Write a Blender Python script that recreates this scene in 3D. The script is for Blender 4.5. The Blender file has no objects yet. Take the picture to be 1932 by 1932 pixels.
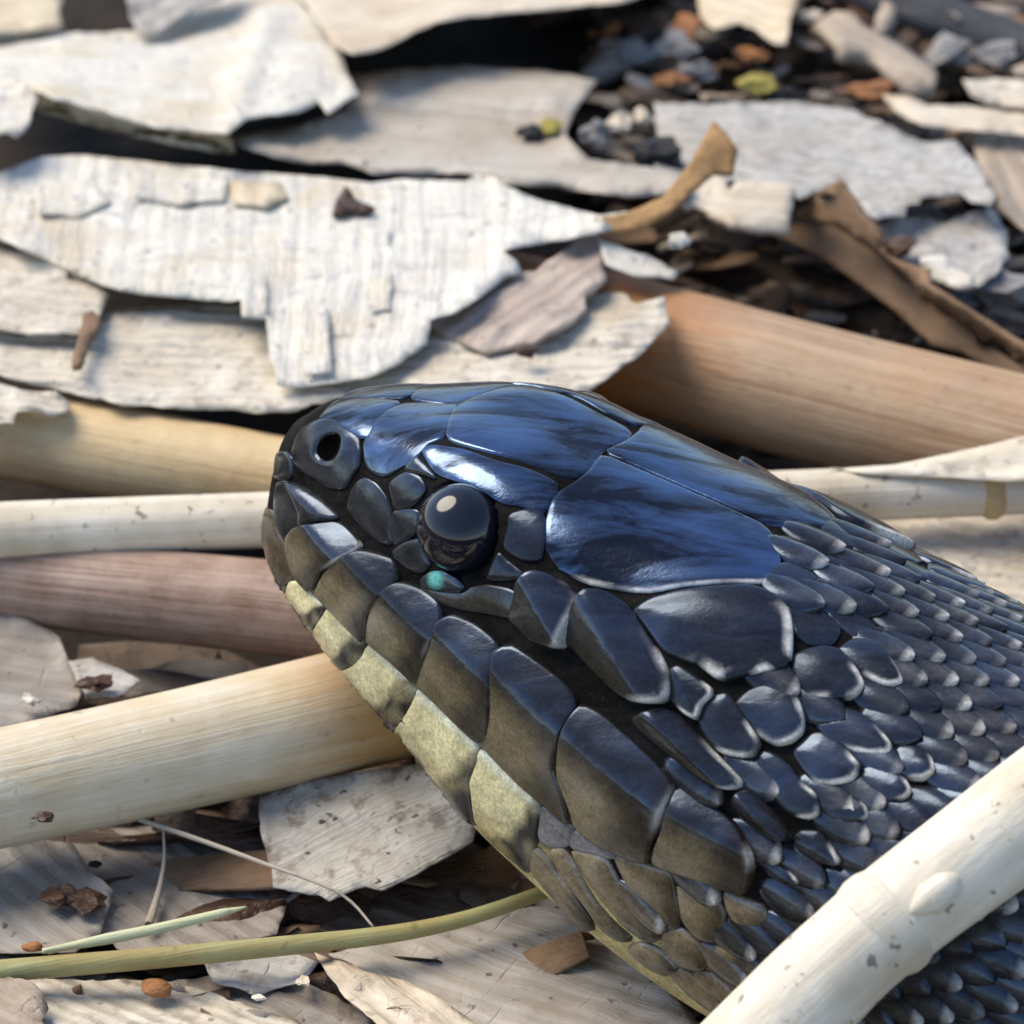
import bpy, bmesh, math, random
import numpy as np
from mathutils import Vector, Matrix, geometry
from mathutils.bvhtree import BVHTree
from mathutils import noise as mnoise

random.seed(7)
rng = np.random.default_rng(7)
scene = bpy.context.scene
COL = scene.collection
CM = 0.01                      # everything below is written in centimetres

# ------------------------------------------------------------------ camera, sky, sun, exposure
TH = math.radians(33.0)
DIST = 45.0
FRAME = 8.6                    # width in cm of the picture at the aimed point
AIM = np.array([0.0, 0.0, 2.0])
RGT = np.array([1.0, 0.0, 0.0])
UPV = np.array([0.0, math.sin(TH), math.cos(TH)])
FWD = np.array([0.0, math.cos(TH), -math.sin(TH)])
EYE = AIM - DIST * FWD
PX = FRAME / 1932.0

cam_d = bpy.data.cameras.new("camera")
cam_o = bpy.data.objects.new("camera", cam_d)
COL.objects.link(cam_o)
cam_o.location = Vector(EYE * CM)
cam_o.rotation_euler = (math.radians(90) - TH, 0, 0)
cam_d.sensor_width = 36.0
cam_d.lens = 36.0 * DIST / FRAME
cam_d.clip_start = 0.02
cam_d.clip_end = 200.0
cam_d.dof.use_dof = True
cam_d.dof.focus_distance = (DIST - 2.0) * CM
cam_d.dof.aperture_fstop = 52.0
scene.camera = cam_o

world = bpy.data.worlds.new("World")
scene.world = world
world.use_nodes = True
wn = world.node_tree.nodes
wl = world.node_tree.links
wn.clear()
sky = wn.new("ShaderNodeTexSky")
sky.sky_type = 'NISHITA'
sky.sun_disc = False
SUN_EL, SUN_AZ = math.radians(54), math.radians(-62)      # azimuth measured from +Y towards +X
sky.sun_elevation = SUN_EL
sky.sun_rotation = SUN_AZ
sky.air_density = 1.0
sky.dust_density = 0.4
bg = wn.new("ShaderNodeBackground")
bg.inputs["Strength"].default_value = 0.15
wo = wn.new("ShaderNodeOutputWorld")
wl.new(sky.outputs[0], bg.inputs[0])
wl.new(bg.outputs[0], wo.inputs[0])

sun_d = bpy.data.lights.new("sun", 'SUN')
sun_d.energy = 3.0
sun_d.angle = math.radians(42)
sun_d.color = (1.0, 0.88, 0.70)
sun_o = bpy.data.objects.new("sun", sun_d)
COL.objects.link(sun_o)
sdir = Vector((math.sin(SUN_AZ) * math.cos(SUN_EL), math.cos(SUN_AZ) * math.cos(SUN_EL), math.sin(SUN_EL)))
sun_o.rotation_euler = sdir.to_track_quat('Z', 'Y').to_euler()
sun_o.location = sdir * 2.0

scene.view_settings.view_transform = 'Standard'
scene.view_settings.look = 'None'
scene.view_settings.gamma = 1.0
scene.view_settings.use_curve_mapping = False
scene.view_settings.exposure = 0.66

# ------------------------------------------------------------------ helpers
def pray(u, v):
    return FWD * DIST + RGT * ((u - 966) * PX) + UPV * ((966 - v) * PX)

def at(u, v, h):
    """photo position (1932 px wide) -> the point of the level h (cm above the ground datum)"""
    r = pray(u, v)
    return EYE + r * ((h - EYE[2]) / r[2])

def to_px(P):
    q = np.asarray(P) - EYE
    t = q @ FWD
    return np.stack([966 + (q @ RGT) * DIST / t / PX, 966 - (q @ UPV) * DIST / t / PX, t - DIST], -1)

def tag(o, label, cat, group=None, kind=None):
    if label: o["label"] = label
    if cat: o["category"] = cat
    if group: o["group"] = group
    if kind: o["kind"] = kind
    return o

def link_mesh(name, verts, faces, material, parent=None, matrix=None, smooth=True, cols=None):
    """verts in cm, world axes. matrix (Matrix in cm) gives the object frame."""
    verts = np.asarray(verts, dtype=float)
    me = bpy.data.meshes.new(name)
    if matrix is not None:
        inv = np.array(matrix.inverted())
        lv = (verts @ inv[:3, :3].T + inv[:3, 3]) * CM
    else:
        lv = verts * CM
    me.from_pydata(lv.tolist(), [], [list(map(int, f)) for f in faces])
    me.polygons.foreach_set("use_smooth", [smooth] * len(me.polygons))
    if cols is not None:
        ca = me.color_attributes.new("Col", 'FLOAT_COLOR', 'POINT')
        c4 = np.ones((len(verts), 4)); c4[:, :3] = cols
        ca.data.foreach_set("color", c4.ravel())
    me.update()
    me.materials.append(material)
    o = bpy.data.objects.new(name, me)
    COL.objects.link(o)
    if matrix is not None:
        m = matrix.copy(); m.translation = m.translation * CM
        o.matrix_world = m
    if parent is not None:
        o.parent = parent
        if matrix is None:
            o.location = -parent.location
    return o

def frame(origin, xdir, zdir=(0, 0, 1)):
    x = Vector(xdir).normalized()
    z = Vector(zdir); y = z.cross(x).normalized(); z = x.cross(y)
    m = Matrix.Identity(4)
    for i in range(3):
        m[i][0], m[i][1], m[i][2], m[i][3] = x[i], y[i], z[i], origin[i]
    return m

def N(tree, typ, **kw):
    n = tree.nodes.new(typ)
    for k, v in kw.items():
        if k in n.inputs.keys(): n.inputs[k].default_value = v
        else: setattr(n, k, v)
    return n

def ramp(tree, fac, stops):
    r = tree.nodes.new("ShaderNodeValToRGB")
    els = r.color_ramp.elements
    while len(els) < len(stops): els.new(0.5)
    for e, (p, c) in zip(els, stops):
        e.position = p
        e.color = (c[0], c[1], c[2], 1) if isinstance(c, (tuple, list)) else (c, c, c, 1)
    tree.links.new(fac, r.inputs[0])
    return r.outputs[0]

def mixc(tree, fac, a, b, mode='MIX'):
    m = tree.nodes.new("ShaderNodeMix"); m.data_type = 'RGBA'; m.blend_type = mode
    for sock, val in ((m.inputs[0], fac), (m.inputs[6], a), (m.inputs[7], b)):
        if isinstance(val, (int, float)): sock.default_value = val
        elif isinstance(val, (tuple, list)): sock.default_value = (*val, 1)
        else: tree.links.new(val, sock)
    return m.outputs[2]

def math_n(tree, op, a, b=None, c=None):
    m = tree.nodes.new("ShaderNodeMath"); m.operation = op
    for s, v in zip(m.inputs, (a, b, c)):
        if v is None: continue
        if isinstance(v, (int, float)): s.default_value = v
        else: tree.links.new(v, s)
    return m.outputs[0]

_seed = [0]
def dry(name, light, dark, stain=None, stain_amt=0.4, stain_scale=0.7, speck=0.3, speck_col=(0.05, 0.04, 0.035),
        streak=(0.35, 9.0), streak_amt=0.6, rough=0.65, bump=0.35, cross=0.0, spec=0.3, speck_scale=7.0, blotch=None, veins=0.0, vein_f=3.0, crack=0.0, end=None, warp_amt=.25):
    """Dead plant matter: fibres along the object's X axis, blotches, dark specks."""
    _seed[0] += 1
    m = bpy.data.materials.new(name); m.use_nodes = True
    t = m.node_tree; t.nodes.clear()
    out = N(t, "ShaderNodeOutputMaterial"); p = N(t, "ShaderNodeBsdfPrincipled")
    t.links.new(p.outputs[0], out.inputs[0])
    tc = N(t, "ShaderNodeTexCoord")
    base = N(t, "ShaderNodeMapping"); base.inputs["Scale"].default_value = (100, 100, 100)
    base.inputs["Location"].default_value = (_seed[0] * 3.7, _seed[0] * 1.3, 0)
    t.links.new(tc.outputs["Object"], base.inputs[0])
    warp = N(t, "ShaderNodeTexNoise", Scale=0.8, Detail=2.0)
    t.links.new(base.outputs[0], warp.inputs["Vector"])
    add = N(t, "ShaderNodeVectorMath", operation='MULTIPLY_ADD')
    t.links.new(warp.outputs["Color"], add.inputs[0]); add.inputs[1].default_value = (warp_amt,) * 3
    t.links.new(base.outputs[0], add.inputs[2])
    st = N(t, "ShaderNodeMapping"); st.inputs["Scale"].default_value = (streak[0], streak[1], streak[1])
    t.links.new(add.outputs[0], st.inputs[0])
    n1 = N(t, "ShaderNodeTexNoise", Scale=1.0, Detail=5.0, Roughness=0.6)
    t.links.new(st.outputs[0], n1.inputs["Vector"])
    n2 = N(t, "ShaderNodeTexNoise", Scale=2.2, Detail=6.0, Roughness=0.65)
    t.links.new(base.outputs[0], n2.inputs["Vector"])
    f1 = ramp(t, n1.outputs[0], [(0.36, 0.0), (0.62, 1.0)])
    f2 = ramp(t, n2.outputs[0], [(0.34, 0.0), (0.66, 1.0)])
    sf = N(t, "ShaderNodeMapping"); sf.inputs["Scale"].default_value = (streak[0] * 1.5, streak[1] * 3.2, streak[1] * 3.2)
    t.links.new(add.outputs[0], sf.inputs[0])
    nf = N(t, "ShaderNodeTexNoise", Scale=1.0, Detail=3.0, Roughness=.7); t.links.new(sf.outputs[0], nf.inputs["Vector"])
    f1 = mixc(t, .45, f1, ramp(t, nf.outputs[0], [(.35, 0.0), (.62, 1.0)]))
    f = mixc(t, 1 - streak_amt, f1, f2)
    c = mixc(t, f, dark, light)
    if stain is not None:
        n3 = N(t, "ShaderNodeTexNoise", Scale=stain_scale, Detail=4.0, Roughness=0.6)
        t.links.new(add.outputs[0], n3.inputs["Vector"])
        fs = ramp(t, n3.outputs[0], [(0.48, 0.0), (0.66, stain_amt)])
        c = mixc(t, fs, c, stain)
    if end is not None:           # weather stain that grows towards one end of the stalk
        ex0, ex1, ecol, eamt = end
        sx = N(t, "ShaderNodeSeparateXYZ"); t.links.new(tc.outputs["Object"], sx.inputs[0])
        ev = math_n(t, 'MULTIPLY_ADD', n1.outputs[0], 1.4, math_n(t, 'MULTIPLY', math_n(t, 'SUBTRACT', math_n(t, 'MULTIPLY', sx.outputs[0], 100.0), ex0), 1.0 / (ex1 - ex0)))
        c = mixc(t, ramp(t, math_n(t, 'SUBTRACT', ev, .5), [(.15, 0.0), (.9, eamt)]), c, ecol)
    if blotch is not None:
        n5 = N(t, "ShaderNodeTexNoise", Scale=4.5, Detail=3.0, Roughness=0.7)
        t.links.new(base.outputs[0], n5.inputs["Vector"])
        c = mixc(t, ramp(t, n5.outputs[0], [(0.52, 0.0), (0.64, 0.7)]), c, blotch)
    n4 = N(t, "ShaderNodeTexNoise", Scale=speck_scale, Detail=2.0, Roughness=0.5)
    t.links.new(base.outputs[0], n4.inputs["Vector"])
    fk = ramp(t, n4.outputs[0], [(0.66, 0.0), (0.73, speck)])
    c = mixc(t, fk, c, speck_col)
    t.links.new(c, p.inputs["Base Color"])
    p.inputs["Roughness"].default_value = rough
    p.inputs["Specular IOR Level"].default_value = spec
    hsum = math_n(t, 'MULTIPLY_ADD', math_n(t, 'MULTIPLY_ADD', nf.outputs[0], .6, n1.outputs[0]), 0.7, math_n(t, 'MULTIPLY', n2.outputs[0], 0.6))
    if cross > 0:
        cm = N(t, "ShaderNodeMapping"); cm.inputs["Scale"].default_value = (5.0, 0.8, 1.0)
        t.links.new(add.outputs[0], cm.inputs[0])
        vz = N(t, "ShaderNodeTexVoronoi", Scale=1.0); vz.feature = 'F1'; vz.distance = 'CHEBYCHEV'
        t.links.new(cm.outputs[0], vz.inputs["Vector"])
        sep = N(t, "ShaderNodeSeparateColor"); t.links.new(vz.outputs["Color"], sep.inputs[0])
        hsum = math_n(t, 'MULTIPLY_ADD', sep.outputs[0], cross, hsum)
        c2 = mixc(t, math_n(t, 'MULTIPLY', sep.outputs[0], 0.22), c, tuple(x * 0.8 for x in dark))
        t.links.new(c2, p.inputs["Base Color"])
    if veins > 0:
        vm = N(t, "ShaderNodeMapping"); vm.inputs["Scale"].default_value = (.05, 1, .3)
        t.links.new(add.outputs[0], vm.inputs[0])
        wv = N(t, "ShaderNodeTexWave", Scale=vein_f, Distortion=1.2, Detail=2.0); wv.bands_direction = 'Y'
        t.links.new(vm.outputs[0], wv.inputs["Vector"])
        hsum = math_n(t, 'MULTIPLY_ADD', wv.outputs["Fac"], veins, hsum)
        cl = [l for l in t.links if l.to_socket == p.inputs["Base Color"]][0].from_socket
        c3 = mixc(t, math_n(t, 'MULTIPLY', ramp(t, wv.outputs["Fac"], [(.05, 1.0), (.35, 0.0)]), .22), cl, tuple(x * .7 for x in dark))
        t.links.new(c3, p.inputs["Base Color"])
    if crack > 0:
        km = N(t, "ShaderNodeMapping"); km.inputs["Scale"].default_value = (2.6, .28, 1.0); t.links.new(add.outputs[0], km.inputs[0])
        vo = N(t, "ShaderNodeTexVoronoi", Scale=1.0); vo.feature = 'DISTANCE_TO_EDGE'; t.links.new(km.outputs[0], vo.inputs["Vector"])
        gate = ramp(t, n2.outputs[0], [(.5, 0.0), (.68, .9)])
        ck = math_n(t, 'MULTIPLY', ramp(t, vo.outputs["Distance"], [(.0, 1.0), (.035, 0.0)]), gate)
        hsum = math_n(t, 'MULTIPLY_ADD', ck, -crack * 1.2, hsum)
        cl = [l for l in t.links if l.to_socket == p.inputs["Base Color"]][0].from_socket
        t.links.new(mixc(t, math_n(t, 'MULTIPLY', ck, crack * .6), cl, tuple(x * .45 for x in dark)), p.inputs["Base Color"])
    b = N(t, "ShaderNodeBump", Strength=bump, Distance=0.0009)
    t.links.new(hsum, b.inputs["Height"]); t.links.new(b.outputs[0], p.inputs["Normal"])
    return m

def chaikin(p, it=2, closed=True):
    p = np.asarray(p, float)
    for _ in range(it):
        q = np.roll(p, -1, 0) if closed else p[1:]
        a = p if closed else p[:-1]
        new = np.empty((len(a) * 2, p.shape[1]))
        new[0::2] = a * .75 + q * .25; new[1::2] = a * .25 + q * .75
        if not closed: new = np.vstack([p[:1], new, p[-1:]])
        p = new
    return p

def resample(p, n, closed=True):
    p = np.asarray(p, float)
    q = np.vstack([p, p[:1]]) if closed else p
    d = np.r_[0, np.cumsum(np.linalg.norm(np.diff(q, axis=0), axis=1))]
    x = np.linspace(0, d[-1], n, endpoint=not closed)
    return np.stack([np.interp(x, d, q[:, i]) for i in range(q.shape[1])], 1)

def inside(poly, pts):
    x, y = pts[:, 0], pts[:, 1]; r = np.zeros(len(pts), bool); j = len(poly) - 1
    for i in range(len(poly)):
        xi, yi = poly[i]; xj, yj = poly[j]
        c = ((yi > y) != (yj > y)) & (x < (xj - xi) * (y - yi) / (yj - yi + 1e-12) + xi)
        r ^= c; j = i
    return r

def seg_dist(pts, poly, closed=True):
    q = np.roll(poly, -1, 0) if closed else poly[1:]
    a = poly if closed else poly[:-1]
    best = np.full(len(pts), 1e9)
    for i in range(len(a)):
        e = q[i] - a[i]; w = pts - a[i]
        t = np.clip((w @ e) / (e @ e + 1e-12), 0, 1)
        best = np.minimum(best, np.linalg.norm(w - t[:, None] * e, axis=1))
    return best

def hfield(ctrl):
    c = np.asarray(ctrl, float)
    if len(c) == 1:
        return lambda p: np.full(len(p), c[0, 2])
    A = np.c_[c[:, :2] / 1000, np.ones(len(c))]
    if len(c) < 3:
        e = c[1, :2] - c[0, :2]
        return lambda p: c[0, 2] + (c[1, 2] - c[0, 2]) * ((p - c[0, :2]) @ e) / (e @ e)
    k, *_ = np.linalg.lstsq(A, c[:, 2], rcond=None)
    res = c[:, 2] - A @ k
    def f(p):
        h = np.c_[p / 1000, np.ones(len(p))] @ k
        if len(c) > 3:
            d2 = ((p[:, None, :] - c[None, :, :2]) ** 2).sum(2) + 400.0
            w = 1 / d2
            h = h + (w * res).sum(1) / w.sum(1)
        return h
    return f

def leaf(name, poly, ctrl, material, axis, label, cat="leaf", group=None, thick=0.014, step=17, rag=3.0, ripple=0.03,
         ridge=None, parent=None, round_it=0, curl=.09, pleat=.03):
    """A thin dry leaf. poly: outline as seen in the photo; ctrl: heights (cm) at photo positions, so every corner
    lies at its own real place; axis: two photo positions giving the fibre direction; ridge: [(polyline), height, width]."""
    poly = np.asarray(poly, float)
    if round_it: poly = chaikin(poly, round_it)
    per = np.linalg.norm(np.roll(poly, -1, 0) - poly, axis=1).sum()
    n = max(24, int(per / (step * .7)))
    b = resample(poly, n)
    # keep the drawn corners
    for c in poly:
        i = np.argmin(((b - c) ** 2).sum(1)); b[i] = c
    nx = np.array([mnoise.noise(Vector((x * .045, y * .045, 3.1))) + .6 * mnoise.noise(Vector((x * .13, y * .13, 8.))) for x, y in b])
    ny = np.array([mnoise.noise(Vector((x * .045, y * .045, 7.7))) + .6 * mnoise.noise(Vector((x * .13, y * .13, 2.))) for x, y in b])
    b = b + rag * np.stack([nx, ny], 1)
    lo, hi = b.min(0), b.max(0)
    gx, gy = np.meshgrid(np.arange(lo[0], hi[0], step), np.arange(lo[1], hi[1], step * .8))
    g = np.stack([gx.ravel(), gy.ravel()], 1) + rng.uniform(-.3, .3, (gx.size, 2)) * step
    g = g[inside(b, g)]
    if len(g): g = g[seg_dist(g, b) > step * .35]
    pts = np.vstack([b, g])
    vs, es, fs, ov, oe, of = geometry.delaunay_2d_cdt([Vector(p) for p in pts], [(i, (i + 1) % n) for i in range(n)], [], 1, 1e-4)
    P = np.array([(p.x, p.y) for p in vs])
    h = hfield(ctrl)(P)
    if ridge:
        for line, hh, ww in ridge:
            h = h + hh * np.exp(-(seg_dist(P, np.asarray(line, float), False) / ww) ** 2)
    h = h + ripple * np.array([mnoise.noise(Vector((x * .012, y * .02, hash(name) % 7))) + .4 * mnoise.noise(Vector((x * .04, y * .05, 1.))) for x, y in P])
    ax = np.array(axis[1], float) - np.array(axis[0], float); ax /= np.linalg.norm(ax); ac = P @ np.array([-ax[1], ax[0]])
    al = P @ ax
    h = h + pleat * np.array([math.sin(c_ * .16 + 2.5 * mnoise.noise(Vector((a_ * .006, c_ * .012, 5.)))) * (.5 + mnoise.noise(Vector((a_ * .008, c_ * .03, 9.)))) for a_, c_ in zip(al, ac)])
    de_ = seg_dist(P, b)
    h = h + curl * np.exp(-de_ / 22.0) * np.array([.35 + 1.6 * mnoise.noise(Vector((x * .011 + 4, y * .013, len(poly)))) for x, y in P])
    W = np.array([at(p[0], p[1], hh) for p, hh in zip(P, h)])
    faces = [list(f) for f in fs]
    # up-facing orientation
    out = []
    for f in faces:
        a, b_, c = W[f[0]], W[f[1]], W[f[2]]
        out.append(f if np.cross(b_ - a, c - a)[2] > 0 else f[::-1])
    nv = len(W)
    nrm = np.zeros_like(W)
    for f in out:
        k = np.cross(W[f[1]] - W[f[0]], W[f[2]] - W[f[0]]); 
        for i in f: nrm[i] += k
    nrm /= np.linalg.norm(nrm, axis=1)[:, None] + 1e-9
    Wb = W - nrm * thick
    ed = {}
    for f in out:
        for i in range(3):
            e = (f[i], f[(i + 1) % 3]); ed[e] = 1
    side = [[b_, a, a + nv, b_ + nv] for (a, b_) in ed if (b_, a) not in ed]
    allf = out + [[i + nv for i in f[::-1]] for f in out] + side
    a0 = at(axis[0][0], axis[0][1], float(hfield(ctrl)(np.array([axis[0]], float))[0]))
    a1 = at(axis[1][0], axis[1][1], float(hfield(ctrl)(np.array([axis[1]], float))[0]))
    fr = frame(W.mean(0), a1 - a0)
    o = link_mesh(name, np.vstack([W, Wb]), allf, material, matrix=fr, parent=None)
    if label: tag(o, label, cat, group)
    return o

def stem_mesh(path, radii, nseg=28, nlen=60, lump=0.02, closed=True, hollow=True, flat=1.0, seed=0):
    """tube along a path of 3D points in cm. Returns verts, faces"""
    path = resample(chaikin(np.asarray(path, float), 2, False), nlen, False)
    rr = np.interp(np.linspace(0, 1, nlen), np.linspace(0, 1, len(radii)), radii)
    tan = np.gradient(path, axis=0); tan /= np.linalg.norm(tan, axis=1)[:, None]
    V, Fc = [], []
    for i in range(nlen):
        x = tan[i]; y = np.cross([0, 0, 1.], x); y /= np.linalg.norm(y); z = np.cross(x, y)
        for j in range(nseg):
            a = 2 * math.pi * j / nseg
            d = y * math.cos(a) + z * math.sin(a) * flat
            q = path[i] * .8
            w = 1 + lump * (mnoise.noise(Vector((i * .08 + seed, math.cos(a) * 1.3, math.sin(a) * 1.3)))
                            + .15 * mnoise.noise(Vector((i * .3 + seed, math.cos(a) * 4, math.sin(a) * 4))))
            V.append(path[i] + d * rr[i] * w)
    for i in range(nlen - 1):
        for j in range(nseg):
            k = (j + 1) % nseg
            Fc.append([i * nseg + j, i * nseg + k, (i + 1) * nseg + k, (i + 1) * nseg + j])
    V = list(V)
    for end, idx in ((0, 0), (1, nlen - 1)):
        ring = [idx * nseg + j for j in range(nseg)]
        if end == 0: ring = ring[::-1]
        inner = []
        for r_ in ring:
            V.append(path[idx] + (V[r_] - path[idx]) * .72); inner.append(len(V) - 1)
        deep = []
        dirn = tan[idx] * (1 if end == 0 else -1)
        for r_ in inner:
            V.append(V[r_] + dirn * rr[idx] * .8); deep.append(len(V) - 1)
        for j in range(nseg):
            k = (j + 1) % nseg
            Fc.append([ring[j], ring[k], inner[k], inner[j]]); Fc.append([inner[j], inner[k], deep[k], deep[j]])
        Fc.append(deep)
    return np.array(V), Fc, path, tan, rr

def stem(name, pts, radii_px, material, label, cat="stem", group=None, parent=None, ext=(0, 0), **kw):
    path = [at(u, v, h) for u, v, h in pts]
    rad = []
    for (u, v, h), r in zip(pts if len(radii_px) == len(pts) else [pts[0]] * len(radii_px), radii_px):
        q = to_px(at(u, v, h)); rad.append(r * PX * (DIST + q[2]) / DIST)
    p_in = resample(chaikin(np.asarray(path, float), 2, False), 61, False)
    fr = frame(p_in[30], p_in[-1] - p_in[0])
    for side, e in ((0, ext[0]), (-1, ext[1])):          # the stalk goes on beyond the picture
        if e:
            a, b_ = (path[0], path[1]) if side == 0 else (path[-1], path[-2])
            q = a + (a - b_) / np.linalg.norm(a - b_) * e
            path = [q] + path if side == 0 else path + [q]
            rad = [rad[0]] + rad if side == 0 else rad + [rad[-1]]
    Lp = np.r_[0, np.cumsum(np.linalg.norm(np.diff(np.asarray(path), axis=0), axis=1))]
    rad = list(np.interp(np.linspace(0, 1, 40), Lp / Lp[-1], rad)) if len(rad) == len(path) else rad
    V, Fc, p, t, rr = stem_mesh(path, rad, **kw)
    o = link_mesh(name, V, Fc, material, matrix=fr)
    if label: tag(o, label, cat, group)
    return o, p, t, rr

def adopt(child, parent):
    mw = child.matrix_world.copy()
    child.parent = parent
    child.matrix_parent_inverse = parent.matrix_world.inverted()
    child.matrix_world = mw

def empty(name, loc_cm):
    o = bpy.data.objects.new(name, None)
    COL.objects.link(o)
    o.empty_display_size = 0.005
    o.location = Vector(np.asarray(loc_cm) * CM)
    o.matrix_world = Matrix.Translation(o.location)
    return o

def crumb(name, u, v, h, r_px, material, label, cat="crumb", group=None, squash=(1, 1, .75), seed=0, rough=.75):
    c = at(u, v, h); q = to_px(c); r = r_px * PX * (DIST + q[2]) / DIST
    bm = bmesh.new(); bmesh.ops.create_icosphere(bm, subdivisions=2, radius=1)
    V = []
    for w in bm.verts:
        p = w.co.normalized()
        k = 1 + rough * (mnoise.noise(p * 1.3 + Vector((seed, 0, 0))) + .7 * mnoise.noise(p * 2.7 + Vector((0, seed, 0))) + .35 * mnoise.noise(p * 6.5 + Vector((0, seed, 0))))
        V.append(c + np.array([p.x * squash[0], p.y * squash[1], p.z * squash[2]]) * r * k)
    Fc = [[x.index for x in f.verts] for f in bm.faces]; bm.free()
    o = link_mesh(name, V, Fc, material, matrix=frame(c, (1, 0, 0)), smooth=rough < .5)
    if label: tag(o, label, cat, group)
    return o

# ------------------------------------------------------------------ zoom windows used when measuring the photograph
ZW = {'p': (0, 0, 3840), 'a': (0, 0, 1300), 'b': (1200, 0, 1300), 'c': (2500, 0, 1340), 'd': (0, 1200, 1300), 'e': (1300, 700, 1300),
      'f': (2500, 900, 1340), 'g': (0, 2540, 1300), 'h': (900, 2640, 1200),
      '1': (900, 1300, 1100), '2': (1500, 1300, 1100), '3': (2400, 1500, 1440), '4': (1000, 2000, 1100), '5': (1900, 2100, 1100),
      '6': (1700, 2740, 1100), '7': (2640, 2640, 1200), 'H': (900, 1350, 1875)}
def z(win, pts):
    x0, y0, s = ZW[win]; k = s / 1932.0; q = 3840 / 1932.0
    return [((x0 + x * k) / q, (y0 + y * k) / q) for x, y in pts]

# ------------------------------------------------------------------ materials of the litter
M = {}
M['white'] = dry("bleached_leaf", (.78, .75, .67), (.55, .52, .45), stain=(.52, .40, .23), stain_amt=.65, stain_scale=.8, blotch=(.50, .47, .46), speck=.7, cross=.9, bump=.7, streak_amt=.4, speck_col=(.12, .11, .1), veins=.12, vein_f=1.6, crack=.5)
M['white2'] = dry("pale_leaf", (.72, .67, .57), (.48, .42, .33), stain=(.42, .32, .2), stain_amt=.6, speck=.6, streak_amt=.45, cross=.5, bump=.45, blotch=(.34, .29, .24), veins=.8, vein_f=1.8, crack=.35)
M['cream'] = dry("cream_leaf", (.66, .58, .44), (.45, .35, .22), stain=(.35, .22, .1), stain_amt=.5, speck=.4, bump=.4, veins=.5, vein_f=1.4, crack=.4)
M['cream2'] = dry("torn_cream_leaf", (.70, .63, .52), (.5, .41, .3), stain=(.36, .25, .15), stain_amt=.5, speck=.4, bump=.5, cross=.4, veins=.5, vein_f=1.4, crack=.4)
M['beige'] = dry("beige_leaf", (.5, .42, .34), (.32, .25, .18), stain=(.22, .16, .12), stain_amt=.5, speck=.6, bump=.5, veins=.5, vein_f=1.4, crack=.4)
M['pinkish'] = dry("torn_layer", (.50, .42, .36), (.36, .29, .24), stain=(.25, .19, .16), stain_amt=.6, stain_scale=1.3, speck=.6, bump=.6, veins=.5, vein_f=1.4, crack=.4)
M['grey'] = dry("grey_leaf", (.52, .50, .47), (.34, .32, .29), stain=(.3, .24, .17), stain_amt=.5, speck=.6, bump=.6, blotch=(.24, .21, .18), veins=.3, vein_f=1.2, crack=.5)
M['greytan'] = dry("grey_tan_leaf", (.5, .46, .4), (.33, .28, .22), stain=(.28, .2, .12), stain_amt=.5, speck=.6, bump=.4, streak=(.25, 5), veins=.5, vein_f=1.4, crack=.4)
M['speckled'] = dry("speckled_leaf", (.50, .48, .43), (.36, .34, .30), stain=(.26, .21, .17), stain_amt=.6, stain_scale=1.2, streak_amt=.15, speck=1.0, speck_scale=8, bump=.8, blotch=(.17, .12, .095))
M['floor'] = dry("shade_toned_leaf", (.36, .32, .28), (.19, .16, .13), stain=(.14, .10, .07), stain_amt=.6, speck=.8, bump=.6, streak=(.3, 7), veins=.5, vein_f=1.4, crack=.4)  # grey-brown leaf, its colour lowered to carry the foreground's shade
M['floor2'] = dry("shade_toned_pale_leaf", (.44, .40, .36), (.27, .24, .20), stain=(.2, .15, .1), stain_amt=.5, speck=.8, bump=.5, streak=(.3, 7), veins=.5, vein_f=1.4, crack=.4)  # pale grey leaf, likewise toned down for the shaded foreground
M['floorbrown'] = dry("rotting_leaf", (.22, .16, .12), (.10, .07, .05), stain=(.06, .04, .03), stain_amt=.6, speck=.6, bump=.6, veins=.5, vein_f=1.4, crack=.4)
M['brown'] = dry("brown_leaf", (.24, .15, .085), (.12, .07, .04), stain=(.34, .21, .1), stain_amt=.5, speck=.3, bump=.4)
M['tip'] = dry("curled_tip", (.42, .25, .10), (.22, .12, .05), stain=(.15, .08, .03), stain_amt=.5, speck=.3, bump=.4)
M['orangestalk'] = dry("rusty_stalk", (.50, .37, .25), (.25, .14, .07), stain=(.42, .22, .08), stain_amt=.5, stain_scale=.6, streak_amt=.8, end=(-.2, -2.2, (.36, .13, .025), .9), speck=.25, bump=.4, streak=(.18, 8), rough=.5, warp_amt=.05)
M['brownstalk'] = dry("brown_stalk", (.46, .34, .27), (.15, .075, .045), stain=(.15, .075, .035), stain_amt=.6, speck=.2, bump=.4, streak=(.15, 9), rough=.5, warp_amt=.05)
M['strawstalk'] = dry("straw_stalk", (.66, .52, .31), (.48, .33, .16), stain=(.4, .24, .1), stain_amt=.5, speck=.25, bump=.35, streak=(.15, 9), rough=.5, warp_amt=.05)
M['palestalk'] = dry("pale_stalk", (.70, .64, .52), (.52, .40, .23), stain=(.5, .34, .15), stain_amt=.4, stain_scale=.6, end=(.2, 1.5, (.42, .22, .06), .85), speck=.3, bump=.35, streak=(.14, 8), rough=.45, warp_amt=.05)
M['whitestalk'] = dry("white_stalk", (.74, .685, .58), (.57, .49, .36), stain=(.40, .31, .19), stain_amt=.6, stain_scale=1.0, speck=.7, streak_amt=.7, bump=.25, streak=(.2, 5), rough=.5, warp_amt=.05)
M['darkstalk'] = dry("dark_stalk", (.075, .045, .024), (.03, .018, .01), speck=.2, bump=.4, streak=(.2, 8), warp_amt=.05)  # brown stalk with the hollow's shade put into its colour
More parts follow.
